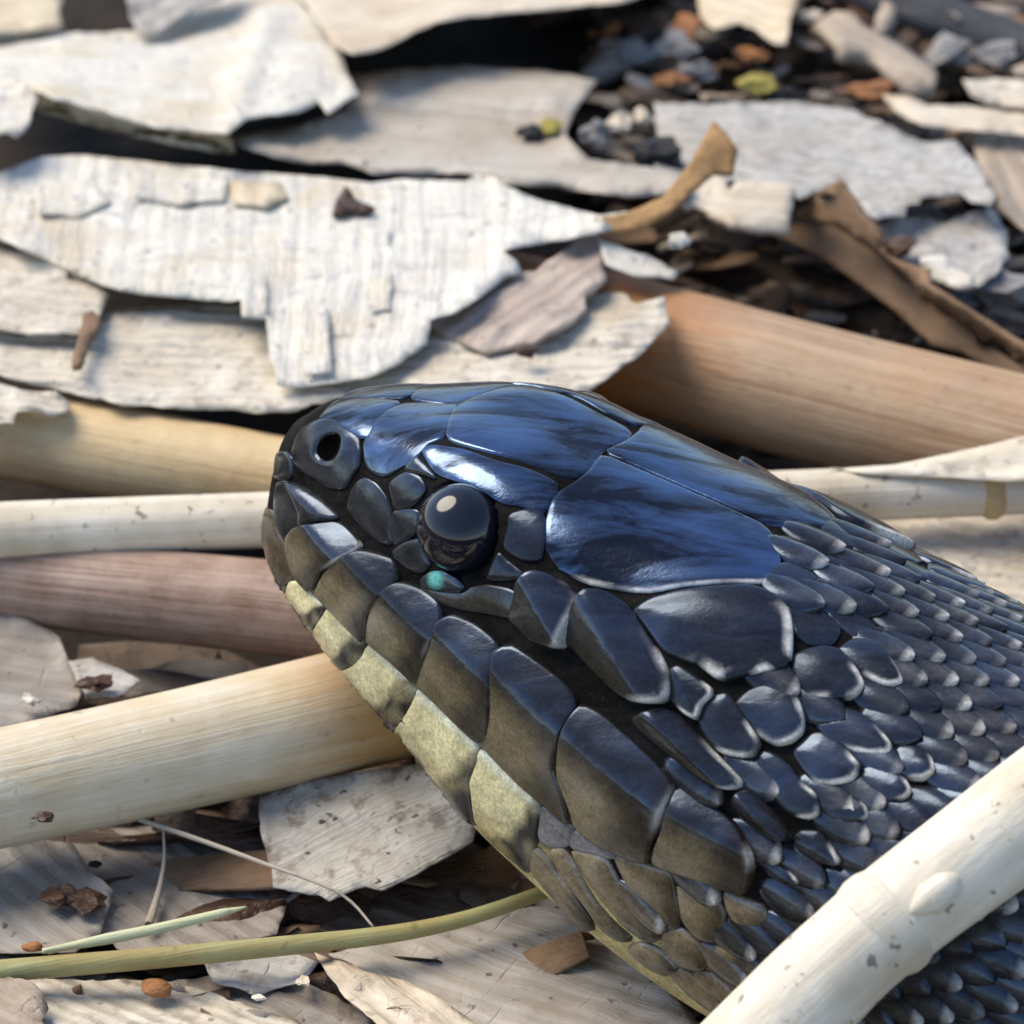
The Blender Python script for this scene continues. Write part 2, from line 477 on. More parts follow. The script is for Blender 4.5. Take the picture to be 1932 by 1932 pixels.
M['charcoal'] = dry("charred_wood", (.07, .075, .085), (.025, .025, .03), speck=.3, bump=.8, streak=(.6, 5))
M['green'] = dry("green_stem", (.36, .38, .18), (.30, .22, .08), stain=(.30, .20, .06), stain_amt=.8, stain_scale=.6, speck=.3, bump=.3, streak=(.2, 9), rough=.45, warp_amt=.05)
M['palegreen'] = dry("pale_green_sliver", (.62, .64, .42), (.46, .46, .26), speck=.15, bump=.3, rough=.5)
M['fibre'] = dry("root_fibre", (.44, .39, .32), (.28, .23, .18), speck=.2, bump=.3)
M['orangebit'] = dry("orange_bit", (.42, .19, .07), (.22, .09, .035), speck=.3, bump=.8, streak=(2, 4))
M['yellowbit'] = dry("yellow_lump", (.42, .36, .08), (.24, .2, .05), speck=.4, bump=1, streak=(3, 4))
M['greybit'] = dry("grey_lump", (.36, .35, .34), (.10, .095, .09), speck=.5, bump=1, streak=(3, 4))
M['blackbit'] = dry("black_lump", (.02, .02, .022), (.008, .008, .01), speck=.1, bump=1, streak=(3, 4))
M['whitebit'] = dry("white_bit", (.72, .69, .6), (.55, .5, .4), speck=.1, bump=.6, streak=(3, 4))
M['darkbit'] = dry("dark_brown_bit", (.10, .05, .028), (.035, .02, .014), speck=.3, bump=1, streak=(3, 4), rough=.4)
M['soil'] = dry("soil", (.03, .022, .016), (.010, .008, .006), stain=(.04, .026, .016), stain_amt=.4, speck=.4, bump=1.0, streak=(2, 3), rough=.9)

# ------------------------------------------------------------------ ground
def ground_h(x, y):
    b = -1.15 + 0.045 * min(max(y + 6, 0), 22)
    return b + .14 * mnoise.noise(Vector((x * .5, y * .5, .3))) + .07 * mnoise.noise(Vector((x * 1.7, y * 1.7, 4.)))
xs = np.r_[-400, -120, -40, -18, np.arange(-12, 12.01, .3), 18, 40, 120, 400]
ys = np.r_[-400, -120, -40, -18, np.arange(-12, 20.01, .3), 30, 60, 150, 400]
gv = [(x, y, ground_h(x, y)) for y in ys for x in xs]
nxg = len(xs)
gf = [[j * nxg + i, j * nxg + i + 1, (j + 1) * nxg + i + 1, (j + 1) * nxg + i] for j in range(len(ys) - 1) for i in range(nxg - 1)]
g = link_mesh("ground", gv, gf, M['soil']); g["kind"] = "structure"

# fine litter nobody could count: crumbs of leaf and soil lying on the ground under the big pieces
def litter_bed(name, n, mats, size, area, lift, label, cat, beyond=False):
    V, Fc, mi = [], [], []
    for i in range(n):
        x = rng.uniform(area[0], area[1]); y = rng.uniform(area[2], area[3])
        L = rng.uniform(*size)
        if beyond:          # only where no measured piece lies
            qx = to_px(np.array([x, y, .3])); mg = L * .5 / PX + 120
            if -mg < qx[0] < 1932 + mg and -mg * .7 - 60 < qx[1] < 1932 + mg * .7 + 60: continue
            if -1.0 < (y + 6.5) < 5 and x > 3.5: continue
        w = L * rng.uniform(.18, .6)
        a = rng.normal(0.1, .5); tl = rng.normal(0, .22); rl = rng.normal(0, .3)
        c = np.array([x, y, ground_h(x, y) + rng.uniform(*lift)])
        ux = np.array([math.cos(a) * math.cos(tl), math.sin(a) * math.cos(tl), math.sin(tl)])
        uy = np.array([-math.sin(a), math.cos(a), math.sin(rl)]); uy /= np.linalg.norm(uy)
        uz = np.cross(ux, uy); b = len(V); k = 5
        cur = rng.uniform(-.25, .35) * w
        for zz in (0, -.02 - .03 * L * .2):
            for p in range(k + 1):
                f = p / k * 2 - 1
                ww = w * (.5 + .5 * (1 - f * f)) * rng.uniform(.8, 1.1)
                for q in (-.5, 0, .5):
                    V.append(c + ux * L * .5 * f + uy * ww * q + uz * (zz + cur * (1 - 4 * q * q) - cur * .4 * f * f))
        top = (k + 1) * 3
        for p in range(k):
            for q in range(2):
                A = b + p * 3 + q
                Fc.append([A, A + 3, A + 4, A + 1]); Fc.append([A + top, A + top + 1, A + top + 4, A + top + 3])
            for q, s in ((0, 1), (2, -1)):
                A = b + p * 3 + q
                fce = [A, A + top, A + top + 3, A + 3]; Fc.append(fce if s > 0 else fce[::-1])
        for p, s in ((0, -1), (k, 1)):
            for q in range(2):
                A = b + p * 3 + q; fce = [A, A + top, A + top + 1, A + 1]; Fc.append(fce if s > 0 else fce[::-1])
        mi += [rng.integers(len(mats))] * (len(Fc) - len(mi))
    o = link_mesh(name, V, Fc, mats[0])
    for m in mats[1:]: o.data.materials.append(m)
    o.data.polygons.foreach_set("material_index", mi)
    tag(o, label, cat, kind="stuff")
    return o
litter_bed("leaf_litter", 900, [M['floorbrown'], M['brown'], M['floor'], M['darkbit']], (.5, 2.2), (-9, 9, -9, 1.5), (-.02, .25),
           "dark rotting leaf crumbs on the soil beneath the reed stalks", "litter")
litter_bed("leaf_litter", 500, [M['floorbrown'], M['darkbit'], M['darkstalk']], (.5, 2.0), (0.5, 9, 1.5, 15), (-.05, .08),  # dark materials here put the hollows' shade into the crumbs' colour
           "leaf crumbs coloured shade-dark in the hollows behind the stalks", "litter")

litter_bed("leaf_litter", 420, [M['white2'], M['cream'], M['floor2'], M['beige'], M['floor'], M['cream2']], (2.0, 5.5), (-20, 20, -16, 26), (.1, .9),
           "dry leaves strewn over the ground all around", "litter", beyond=True)
def soil_crumbs(name, n, mats, area, size, label):
    V, Fc, mi = [], [], []
    bm = bmesh.new(); bmesh.ops.create_icosphere(bm, subdivisions=1, radius=1)
    sv = np.array([v.co[:] for v in bm.verts]); sf = [[x.index for x in f.verts] for f in bm.faces]; bm.free()
    for i in range(n):
        u = rng.uniform(area[0], area[1]); v = rng.uniform(area[2], area[3]); r = rng.uniform(*size) ** 1.0
        c = at(u, v, 0); c[2] = ground_h(c[0], c[1]) + rng.uniform(.1, .62)
        b = len(V); q = sv * (1 + .5 * rng.normal(0, .6, (len(sv), 1))) * rng.uniform(.35, 1.7, 3) * r
        q = q @ np.array(Matrix.Rotation(rng.uniform(0, 6.3), 3, Vector(rng.normal(0, 1, 3)))).T
        V += list(c + q); Fc += [[k + b for k in f] for f in sf]; mi += [rng.integers(len(mats))] * len(sf)
    o = link_mesh(name, V, Fc, mats[0], smooth=False)
    for m in mats[1:]: o.data.materials.append(m)
    o.data.polygons.foreach_set("material_index", mi); tag(o, label, "soil", kind="stuff")
litter_bed("leaf_litter", 700, [M['floorbrown'], M['brown'], M['floor'], M['darkbit'], M['soil'], M['beige'], M['darkstalk']], (.2, 1.0), (1.0, 7.5, 6.5, 14), (.1, .75),
           "shredded dark leaf fragments on the soil around the wood chip", "litter")
soil_crumbs("soil_crumbs", 500, [M['darkbit'], M['blackbit'], M['soil'], M['floorbrown'], M['orangebit']], (1100, 2000, -60, 330), (.02, .07), "loose dark soil crumbs around the grey lumps")
soil_crumbs("soil_crumbs", 500, [M['darkbit'], M['greybit'], M['soil'], M['floor']], (1650, 2000, 380, 700), (.03, .12), "sooty crumbs among the crumbling grey leaf")

# ------------------------------------------------------------------ big leaves, back to front
def L(name, poly, ctrl, mat, axis, label, **kw):
    return leaf(name, poly, ctrl, M[mat], axis, label, **kw)

# --- rear left
L("dry_leaf", [(-80, -80), (150, -80), (112, 20), (120, 55), (40, 62), (-80, 66)], [(0, 0, .75)], 'cream', ((0, 20), (120, 0)),
  "short beige leaf end at the dark hole behind the folded white leaf", rag=4)
L("dry_leaf", [(235, -80), (440, -80), (430, -10), (350, 25), (300, 60), (262, 66), (245, 30)], [(300, 0, .8)], 'grey', ((250, 60), (420, -40)),
  "small greyish leaf flap leaning on the folded white leaf's upper edge", rag=4)
L("dry_leaf", [(470, -90), (1360, -90), (1250, -25), (1180, 2), (1080, 12), (1000, 20), (880, 30), (820, 42), (770, 66), (720, 92), (665, 102), (630, 85), (580, 10)],
  [(600, -60, .3), (900, -60, .3), (1200, -60, .3), (900, 20, 1.15), (1200, -5, 1.05), (700, 90, 1.25)], 'cream2', ((660, 90), (1200, -60)),
  "cream leaf with amber rim arching over a black hollow", ridge=[([(665, 100), (770, 64), (880, 28), (1180, 0)], .12, 14)], rag=2.5)

fold = empty("folded_leaf", at(300, 150, 1.2))
tag(fold, "broad white folded leaf with a brown rolled edge above the long black hollow", "leaf")
bl = L("blade", [(-80, 66), (50, 62), (170, 62), (257, 58), (345, 25), (430, -40), (545, -40), (600, 20), (640, 85), (655, 140), (678, 175), (650, 190), (618, 214),
       (602, 192), (560, 212), (470, 222), (445, 240), (430, 252), (300, 240), (190, 208), (130, 192), (90, 182), (60, 168), (-80, 155)],
  [(0, 70, .35), (300, 60, .4), (560, 0, .5), (640, 180, 1.2), (430, 240, 1.5), (100, 180, 1.45), (300, 150, 1.15), (0, 130, 1.1), (560, 110, 1.1)], 'white', ((0, 120), (600, 100)), None,
  ridge=[([(500, 40), (470, 130), (435, 240)], .16, 26), ([(0, 130), (300, 100)], .1, 40)])
rl = L("rolled_edge", [(55, 168), (90, 180), (190, 205), (300, 236), (430, 249), (445, 285), (430, 292), (300, 268), (150, 232), (72, 208)],
  [(60, 175, 1.42), (430, 250, 1.46), (72, 208, 1.2), (430, 292, 1.2), (250, 225, 1.44), (250, 258, 1.2)], 'cream', ((60, 185), (430, 265)), None)
for c in (bl, rl): adopt(c, fold)
L("dry_leaf", [(-80, 140), (20, 146), (55, 160), (70, 185), (52, 236), (35, 260), (12, 250), (-80, 258)], [(0, 200, 1.6)], 'white', ((-60, 200), (60, 200)),
  "small squarish white leaf end lying on the folded leaf's corner", rag=4)

# --- rear middle
L("long_leaf", [(425, 262), (470, 250), (560, 238), (650, 205), (660, 140), (760, 130), (900, 126), (1040, 135), (1125, 150), (1085, 212), (1065, 255), (1112, 300),
       (1280, 322), (1310, 350), (1280, 368), (1180, 370), (1020, 352), (880, 338), (700, 326), (650, 308), (560, 306), (470, 282)],
  [(450, 265, 1.15), (660, 140, .7), (1050, 140, .65), (1280, 345, 1.15), (700, 310, 1.1), (1000, 250, .85)], 'greytan', ((450, 270), (1280, 345)),
  "long grey-tan leaf with a cream rim behind the bleached leaf",
  ridge=[([(470, 272), (650, 292), (880, 320), (1020, 330), (1280, 345)], .14, 16), ([(700, 180), (1040, 190)], .12, 30)])
L("dry_leaf", z('c', [(90, 1080), (160, 960), (230, 905), (320, 960), (330, 1030), (380, 975), (680, 1000), (690, 1050), (660, 1235), (500, 1220), (340, 1190), (250, 1160), (180, 1130)]),
  [(1350, 390, 1.1)], 'cream2', ((1290, 380), (1490, 400)), "chunky cream leaf scrap with a gnawed edge beside the curled brown tip", thick=.09, rag=4)

# --- rear right
L("dry_leaf", z('c', [(150, -80), (730, -80), (692, 40), (665, 110), (650, 240), (600, 242), (490, 160), (400, 125), (250, 150), (180, 80)]),
  [(1400, 30, .6), (1480, 80, .8), (1330, 40, .5)], 'cream', ((1300, 0), (1480, 60)), "cream leaf corner standing over the dark crumbly soil", rag=4)
L("wood_chip", z('c', [(770, 150), (900, 55), (990, 70), (1100, 150), (1300, 260), (1465, 385), (1445, 495), (1350, 460), (1200, 370), (1080, 290), (1000, 285), (900, 220)]),
  [(1530, 40, .55), (1760, 150, .6)], 'beige', ((1540, 40), (1760, 150)), "pinkish beige wood chip lying slantwise on the dark soil", cat="wood chip", thick=.16)
L("dry_leaf", z('c', [(1600, 430), (1800, 425), (2050, 450), (2050, 600), (1750, 565), (1640, 510)]), [(1850, 170, .45)], 'white2', ((1800, 160), (1930, 180)),
  "narrow whitish leaf strip under the charred stick")
L("dry_leaf", z('c', [(1170, 510), (1300, 510), (1420, 570), (1650, 572), (1932, 620), (2050, 640), (2050, 745), (1800, 715), (1600, 700), (1400, 680), (1250, 620)]),
  [(1680, 180, .55), (1930, 240, .6)], 'cream2', ((1670, 180), (1930, 235)), "long pale strip of leaf above the grey torn leaf")
L("dry_leaf", z('c', [(1640, 740), (1932, 700), (2050, 700), (2050, 1290), (1900, 1225), (1790, 1130), (1790, 1050), (1720, 980), (1680, 860)]), [(1900, 350, .45)], 'beige',
  ((1850, 260), (1920, 420)), "beige leaf with coarse fibres beside the grey torn leaf's right end")
L("torn_leaf", z('c', [(-60, 560), (300, 556), (700, 550), (1000, 590), (1150, 650), (1320, 740), (1400, 770), (1560, 758), (1680, 880), (1720, 980), (1790, 1050), (1760, 1110), (1640, 1090),
       (1590, 1050), (1380, 1070), (1370, 1100), (1300, 1112), (1290, 1170), (1130, 1182), (1050, 1130), (1010, 1050), (900, 1000), (720, 1082), (680, 1040), (380, 980), (200, 960), (-60, 900)]),
  [(1300, 220, .6), (1800, 280, .7), (1400, 340, .95), (1850, 370, .9), (1650, 400, .98)], 'grey', ((1300, 260), (1850, 330)),
  "big grey leaf with torn ragged edges and mould stains", rag=6, ripple=.06)
L("dry_leaf", z('c', [(1120, 1200), (1300, 1170), (1500, 1200), (1750, 1130), (1830, 1250), (1850, 1390), (1780, 1480), (1700, 1560), (1480, 1560), (1400, 1450), (1330, 1420), (1200, 1400)]),
  [(1700, 430, .75), (1880, 470, .7), (1800, 540, .8)], 'grey', ((1680, 430), (1880, 500)), "crumbling grey leaf remains full of holes near the bright white flake", rag=9, ripple=.1)
L("dry_leaf", z('c', [(1375, 1395), (1500, 1368), (1560, 1440), (1672, 1500), (1660, 1540), (1560, 1552), (1420, 1500)]), [(1780, 510, .95)], 'white', ((1740, 500), (1840, 530)),
  "small bright white flake on the crumbling grey leaf", thick=.05)
stem("reed_stalk", [(1150, 440, -.3), (1400, 520, -.3), (1700, 630, -.3), (1950, 730, -.3)], [58, 62, 62, 60], M['darkstalk'],
     "dark brown reed stalk deep in the hollow behind the rusty stalk", "stalk", ext=(0, 5))
L("curled_sheath", z('c', [(680, 1095), (800, 1040), (930, 980), (1010, 1060), (1050, 1160), (1150, 1250), (1180, 1390), (1400, 1450), (1420, 1530), (1600, 1640), (1932, 1850), (2080, 1950), (2080, 2080),
       (1900, 1960), (1650, 1760), (1400, 1600), (1250, 1450), (1100, 1330), (900, 1215), (700, 1180)]),
  [(1500, 400, .8), (1650, 480, .85), (1930, 650, .75), (1600, 540, .55), (1900, 690, .45), (1760, 540, .95)], 'brown', ((1500, 390), (1930, 680)),
  "curled brown leaf sheath with a cream rim running above the rusty stalk", thick=.06, curl=.03, pleat=.008, ripple=.02, rag=2, ridge=[([(1755, 535), (1820, 575), (1960, 660)], .14, 12)])
L("curled_sheath", z('c', [(540, 1235), (700, 1195), (900, 1220), (1100, 1340), (1300, 1500), (1450, 1650), (1700, 1840), (1932, 1990), (2080, 2070), (2080, 2170), (1900, 2060), (1750, 1990), (1600, 1900),
       (1430, 1850), (1300, 1740), (1050, 1530), (800, 1370), (640, 1290)]),
  [(1500, 420, .6), (1930, 690, .3), (1700, 560, .45), (1600, 530, .4)], 'brown', ((1480, 430), (1930, 700)),
  "lower brown leaf sheath shading the hollow over the rusty stalk", thick=.05, curl=.02, pleat=.008, ripple=.02, rag=2)
stem("charred_stick", [(1560, -60, .35), (1700, 8, .35), (1830, 55, .3), (2010, 130, .2)], [46, 50, 48, 50], M['charcoal'], "charred dark grey stick at the edge of the crumbly soil", "stick", lump=.12, ext=(0, 4))

# --- left middle: stalks and the great bleached leaf
stem("reed_stalk", [(-120, 792, .5), (250, 858, .5), (600, 922, .45), (950, 985, .4)], [88, 88, 86, 84], M['strawstalk'],
     "straw coloured reed stalk under the bleached leaf, ending behind the snout", "stalk", lump=.015, seed=3, ext=(6, 0))
stem("reed_stalk", [(900, 585, .45), (1258, 664, .45), (1485, 733, .45), (1932, 838, .45), (2080, 872, .45)], [124, 126, 130, 130, 130], M['orangestalk'],
     "thick rusty orange reed stalk behind the snake's crown", "stalk", lump=.012, seed=9, ext=(0, 6))
stem("reed_stalk", [(-120, 1078, .25), (250, 1118, .25), (620, 1158, .25), (900, 1190, .2)], [82, 86, 92, 92], M['brownstalk'],
     "purplish brown reed stalk with fine streaks under the thin white stem", "stalk", lump=.015, seed=5, ext=(7, 0))

L("dry_leaf", [(-90, 600), (100, 596), (520, 560), (900, 540), (1060, 560), (1114, 552), (1150, 550), (1182, 555), (1190, 570), (1205, 575), (1253, 560), (1262, 612), (1230, 645), (1196, 676), (1108, 738),
       (1040, 752), (860, 752), (640, 750), (560, 772), (500, 777), (330, 770), (230, 762), (120, 738), (0, 706), (-90, 684)],
  [(0, 690, 1.0), (400, 760, 1.0), (600, 600, .95), (1200, 620, 1.18), (1100, 730, 1.15)], 'white2', ((0, 680), (1100, 680)),
  "wide pale leaf with a torn end lying on the rusty stalk", ridge=[([(0, 690), (330, 752), (640, 735)], .05, 20)], rag=3.5, curl=.03)
L("dry_leaf", [(-90, 432), (0, 446), (110, 492), (195, 535), (205, 555), (190, 590), (178, 632), (120, 628), (60, 630), (0, 622), (-90, 610)], [(0, 540, 1.12)], 'white2', ((-60, 540), (180, 570)),
  "short pale leaf end tucked below the bleached leaf's cracked edge", rag=3)
L("dry_leaf", [(-90, 712), (0, 722), (55, 738), (105, 738), (132, 758), (126, 775), (100, 786), (72, 772), (30, 776), (24, 798), (-90, 802)], [(0, 760, 1.02)], 'white2', ((-60, 750), (120, 765)),
  "small torn white leaf end lying on the straw coloured stalk", rag=3, curl=.04)
L("leaf_scrap", [(158, 590), (176, 584), (188, 598), (165, 668), (158, 690), (140, 690), (142, 660)], [(165, 640, 1.17)], 'brown', ((170, 590), (150, 690)),
  "small brown splinter standing on the wide pale leaf", cat="leaf scrap", thick=.05, step=12, rag=2)
L("torn_layer", z('e', [(930, 480), (1060, 470), (1280, 290), (1380, 250), (1452, 510), (1330, 605), (1330, 680), (1200, 780), (1050, 855), (880, 905), (760, 912), (640, 872), (560, 840), (470, 760), (455, 680),
       (620, 640), (740, 560), (800, 520)]), [(1000, 480, 1.2), (900, 640, 1.16), (1130, 500, 1.28)], 'pinkish', ((860, 650), (1130, 470)),
  "pinkish brown torn layer between the bleached leaf and the wide pale leaf", cat="leaf", thick=.04, rag=4)
L("leaf_scrap", [(1128, 452), (1180, 468), (1240, 490), (1279, 515), (1272, 527), (1240, 522), (1195, 518), (1145, 500)], [(1130, 470, 1.3), (1280, 520, 1.12)], 'white', ((1130, 470), (1275, 520)),
  "narrow bluish white strip lying along the rusty stalk's upper end", cat="leaf scrap", pleat=0, step=12)
great = empty("bleached_leaf", at(500, 450, 1.2))
tag(great, "great bluish white leaf with cross cracks and a curled brown tip", "leaf")
b1 = L("blade", [(-90, 345), (0, 325), (80, 295), (160, 292), (250, 302), (450, 322), (560, 330), (640, 337), (700, 345), (760, 338), (880, 342), (900, 328), (940, 336), (958, 352), (1000, 372), (1060, 388), (1100, 398), (1130, 405),
        (1185, 399), (1190, 420), (1150, 434), (1060, 453), (960, 468), (950, 474), (975, 492), (985, 513), (960, 520), (930, 540), (905, 560), (860, 588), (812, 602), (806, 648), (745, 690), (690, 712), (569, 729), (523, 725),
        (519, 690), (508, 671), (503, 600), (458, 598), (455, 562), (437, 567), (350, 562), (271, 556), (190, 536), (102, 495), (0, 450), (-90, 428)],
  [(0, 330, 1.2), (500, 330, 1.25), (900, 335, 1.32), (0, 440, 1.26), (400, 560, 1.22), (560, 720, 1.15), (800, 600, 1.25), (1150, 415, 1.5), (970, 500, 1.35)], 'white', ((520, 330), (490, 720)), None, rag=2.0, pleat=.007,
  ridge=[([(300, 470), (700, 520)], .06, 60)])
b2 = L("curled_tip", [(1120, 412), (1180, 402), (1250, 372), (1300, 310), (1330, 258), (1345, 226), (1370, 250), (1391, 282), (1382, 328), (1350, 326), (1300, 365), (1260, 402), (1210, 430), (1150, 436)],
  [(1130, 415, 1.5), (1250, 385, 1.65), (1345, 235, 2.0), (1380, 320, 1.75), (1300, 330, 1.85)], 'tip', ((1150, 420), (1350, 240)), None, thick=.04, step=14, rag=1.0, pleat=0, curl=.02, ripple=.01)
fl = [L("flake", q, [(q[0][0], q[0][1], hh)], mt, ((520, 330), (490, 720)), None, thick=.012, rag=3, curl=.05, ripple=.01, pleat=.004) for q, hh, mt in (
    ([(250, 318), (340, 322), (430, 335), (425, 378), (330, 385), (255, 372)], 1.28, 'white'),
    ([(430, 340), (530, 345), (545, 372), (500, 390), (440, 385)], 1.29, 'cream'),
    ([(470, 470), (500, 468), (506, 560), (508, 592), (462, 592), (458, 540)], 1.26, 'white'),
    ([(560, 500), (618, 496), (622, 640), (626, 700), (575, 708), (566, 600)], 1.24, 'white'),
    ([(690, 430), (735, 428), (742, 520), (738, 585), (700, 590)], 1.30, 'white'),
    ([(60, 350), (170, 340), (210, 380), (150, 410), (70, 400)], 1.27, 'white'))]
for c in [b1, b2] + fl: adopt(c, great)
L("leaf_scrap", z('b', [(70, 1190), (90, 1120), (140, 1030), (170, 1060), (200, 1110), (300, 1150), (260, 1180), (160, 1175)]), [(650, 380, 1.36)], 'darkbit', ((630, 385), (690, 390)),
  "dark purple-brown scrap on the bleached leaf's upper edge", cat="leaf scrap", thick=.06, step=12, rag=2)

# --- thin white stem crossing behind the head, with its node and sheath
stem_e = empty("white_stem", at(500, 980, .7))
tag(stem_e, "thin white reed stem passing behind the snake's snout and neck", "stem")
o, p, t, rr = stem("culm", [(-120, 1006, .75), (200, 993, .75), (500, 981, .75), (966, 962, .72), (1450, 940, .7), (1700, 930, .7), (2060, 915, .7)], [55, 54, 53, 53, 52, 51, 50], M['whitestalk'], None, lump=.012, nlen=130, ext=(6, 6))
adopt(o, stem_e)
def ring_on(path, tan, rr, u_target, half, bulge, name, mat, parent):
    i = int(np.argmin(np.abs(to_px(path)[:, 0] - u_target)))
    c, d, r = path[i], tan[i], rr[i]
    V, Fc, p2, t2, r2 = stem_mesh([c - d * half, c - d * half * .3, c + d * half * .3, c + d * half], [r * .98, r * bulge, r * bulge, r * .98], nlen=14, lump=.03)
    k = link_mesh(name, V, Fc, mat, matrix=frame(c, d)); adopt(k, parent); return k
ring_on(p, t, rr, 1884, .10, 1.14, "node", M['strawstalk'], stem_e)
o = L("sheath", [(1560, 885), (1690, 876), (1760, 862), (1870, 838), (2060, 790), (2060, 905), (1900, 908), (1800, 900), (1680, 897)], [(1640, 885, .98), (2000, 810, 1.15), (2000, 900, 1.0)], 'whitestalk',
  ((1600, 885), (2000, 830)), None, rag=.5, curl=0, ripple=.01)
adopt(o, stem_e)
L("dry_leaf", [(1380, 960), (2080, 945), (2080, 1330), (1900, 1260), (1400, 1160)], [(1500, 1000, .25), (2000, 960, .25), (1900, 1200, .3)], 'white2', ((1500, 990), (2000, 1050)),
  "smooth pale leaf below the thin white stem beside the snake's neck", pleat=.010)

# --- left lower
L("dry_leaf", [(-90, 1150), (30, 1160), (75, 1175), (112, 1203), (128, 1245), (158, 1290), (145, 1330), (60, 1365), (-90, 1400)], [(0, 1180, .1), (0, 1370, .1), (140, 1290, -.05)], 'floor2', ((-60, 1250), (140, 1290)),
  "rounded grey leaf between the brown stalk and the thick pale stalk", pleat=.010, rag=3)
L("leaf_scrap", [(130, 1248), (175, 1240), (225, 1262), (268, 1285), (225, 1310), (165, 1318), (150, 1290)], [(190, 1280, .05)], 'grey', ((130, 1260), (260, 1290)),
  "small curled grey leaf scrap beside the rounded grey leaf", cat="leaf scrap", step=12)
stem("reed_stalk", [(-120, 1512, .2), (300, 1425, .2), (700, 1330, .2), (1000, 1255, .15)], [112, 114, 116, 116], M['palestalk'],
     "thick pale reed stalk with orange stains running under the snake's chin", "stalk", lump=.012, seed=2, ext=(8, 0))

# --- foreground floor
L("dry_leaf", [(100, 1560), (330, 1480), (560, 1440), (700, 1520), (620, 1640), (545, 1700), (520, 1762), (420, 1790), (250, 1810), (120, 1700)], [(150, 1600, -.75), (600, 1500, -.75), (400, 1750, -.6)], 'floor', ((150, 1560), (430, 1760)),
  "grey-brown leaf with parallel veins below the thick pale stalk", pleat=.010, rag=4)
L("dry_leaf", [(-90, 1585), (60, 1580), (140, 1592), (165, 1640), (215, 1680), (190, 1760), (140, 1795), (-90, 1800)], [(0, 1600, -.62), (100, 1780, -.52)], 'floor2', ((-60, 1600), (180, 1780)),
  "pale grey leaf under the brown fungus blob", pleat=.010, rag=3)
L("dry_leaf", [(-90, 1840), (150, 1848), (310, 1850), (420, 1880), (560, 1925), (720, 2040), (-90, 2040)], [(0, 1860, -.55), (500, 1920, -.6), (0, 2000, -.3)], 'white2', ((200, 1850), (560, 2000)),
  "whitish leaf edge lying below the green stem", pleat=.010, rag=4)
L("dry_leaf", [(-90, 1830), (60, 1850), (85, 1880), (92, 1905), (75, 1925), (90, 1960), (60, 2040), (-90, 2040)], [(0, 1900, -.3)], 'beige', ((-60, 1880), (80, 1960)),
  "crumpled tan leaf corner on the whitish leaf", rag=6, ripple=.1)
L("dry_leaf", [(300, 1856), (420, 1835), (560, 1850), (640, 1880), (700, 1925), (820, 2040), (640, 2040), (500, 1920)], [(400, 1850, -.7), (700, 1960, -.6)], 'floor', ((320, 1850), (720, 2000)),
  "tan shade-toned leaf beside the cream pleated leaf")
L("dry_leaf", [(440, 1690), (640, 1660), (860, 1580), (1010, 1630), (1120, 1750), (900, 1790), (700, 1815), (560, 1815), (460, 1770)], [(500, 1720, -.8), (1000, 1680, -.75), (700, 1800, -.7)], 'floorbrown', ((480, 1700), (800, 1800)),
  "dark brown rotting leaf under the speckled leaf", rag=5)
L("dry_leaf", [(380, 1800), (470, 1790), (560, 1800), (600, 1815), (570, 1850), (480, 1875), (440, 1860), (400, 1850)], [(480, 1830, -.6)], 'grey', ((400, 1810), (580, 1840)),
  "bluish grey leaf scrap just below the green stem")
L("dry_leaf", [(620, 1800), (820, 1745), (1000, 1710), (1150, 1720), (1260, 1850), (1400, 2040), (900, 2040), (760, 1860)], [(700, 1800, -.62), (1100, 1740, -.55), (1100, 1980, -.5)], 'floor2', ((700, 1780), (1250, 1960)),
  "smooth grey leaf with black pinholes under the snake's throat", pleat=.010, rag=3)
L("pleated_leaf", [(592, 1798), (640, 1812), (700, 1835), (770, 1852), (840, 1890), (905, 1935), (1010, 2040), (790, 2040), (718, 1935), (650, 1880)], [(600, 1800, -.5), (900, 1940, -.42), (760, 1990, -.3)], 'cream2', ((600, 1805), (860, 1980)),
  "cream pleated leaf with dark gap along its edge", ridge=[([(640, 1815), (870, 1980)], .1, 14), ([(620, 1830), (800, 1990)], .07, 12)], rag=2)
L("speckled_leaf", [(490, 1492), (560, 1478), (640, 1462), (720, 1450), (790, 1440), (860, 1500), (900, 1560), (892, 1585), (870, 1600), (800, 1640), (745, 1668), (720, 1680), (690, 1672), (660, 1680), (622, 1700), (600, 1688), (545, 1680), (516, 1672),
       (512, 1640), (500, 1600), (488, 1540)], [(520, 1500, -.2), (860, 1560, -.15), (620, 1690, -.35)], 'speckled', ((520, 1660), (860, 1500)),
  "pale speckled leaf with sandy grit under the snake's jaw", rag=2.5, pleat=0, curl=.05)
gs, *_ = stem("green_stem", [(-120, 1842, -.3), (120, 1822, -.3), (360, 1802, -.3), (560, 1782, -.3), (740, 1764, -.3), (880, 1735, -.28), (1010, 1690, -.25), (1150, 1635, -.25)], [22, 21, 20, 19, 17, 15, 14, 13], M['green'],
     "slender yellow-green stem running under the snake's throat", "stem", lump=.05, nlen=90, nseg=18, ext=(5, 0))
stem("stem_sliver", [(80, 1795, -.28), (200, 1772, -.25), (330, 1745, -.22), (420, 1722, -.2), (465, 1711, -.2)], [5, 11, 10, 8, 1.5], M['palegreen'], "pale green pointed sliver lying along the green stem", "sliver", nseg=12, lump=.06)
stem("root_fibre", [(245, 1540, -.15), (340, 1572, -.15), (420, 1600, -.15), (505, 1632, -.15), (600, 1665, -.12), (660, 1695, -.2), (705, 1750, -.3)], [5, 5, 5, 4, 3, 3, 2.5], M['fibre'],
     "long thin root fibre crossing onto the speckled leaf", "fibre", nseg=8, lump=.05)
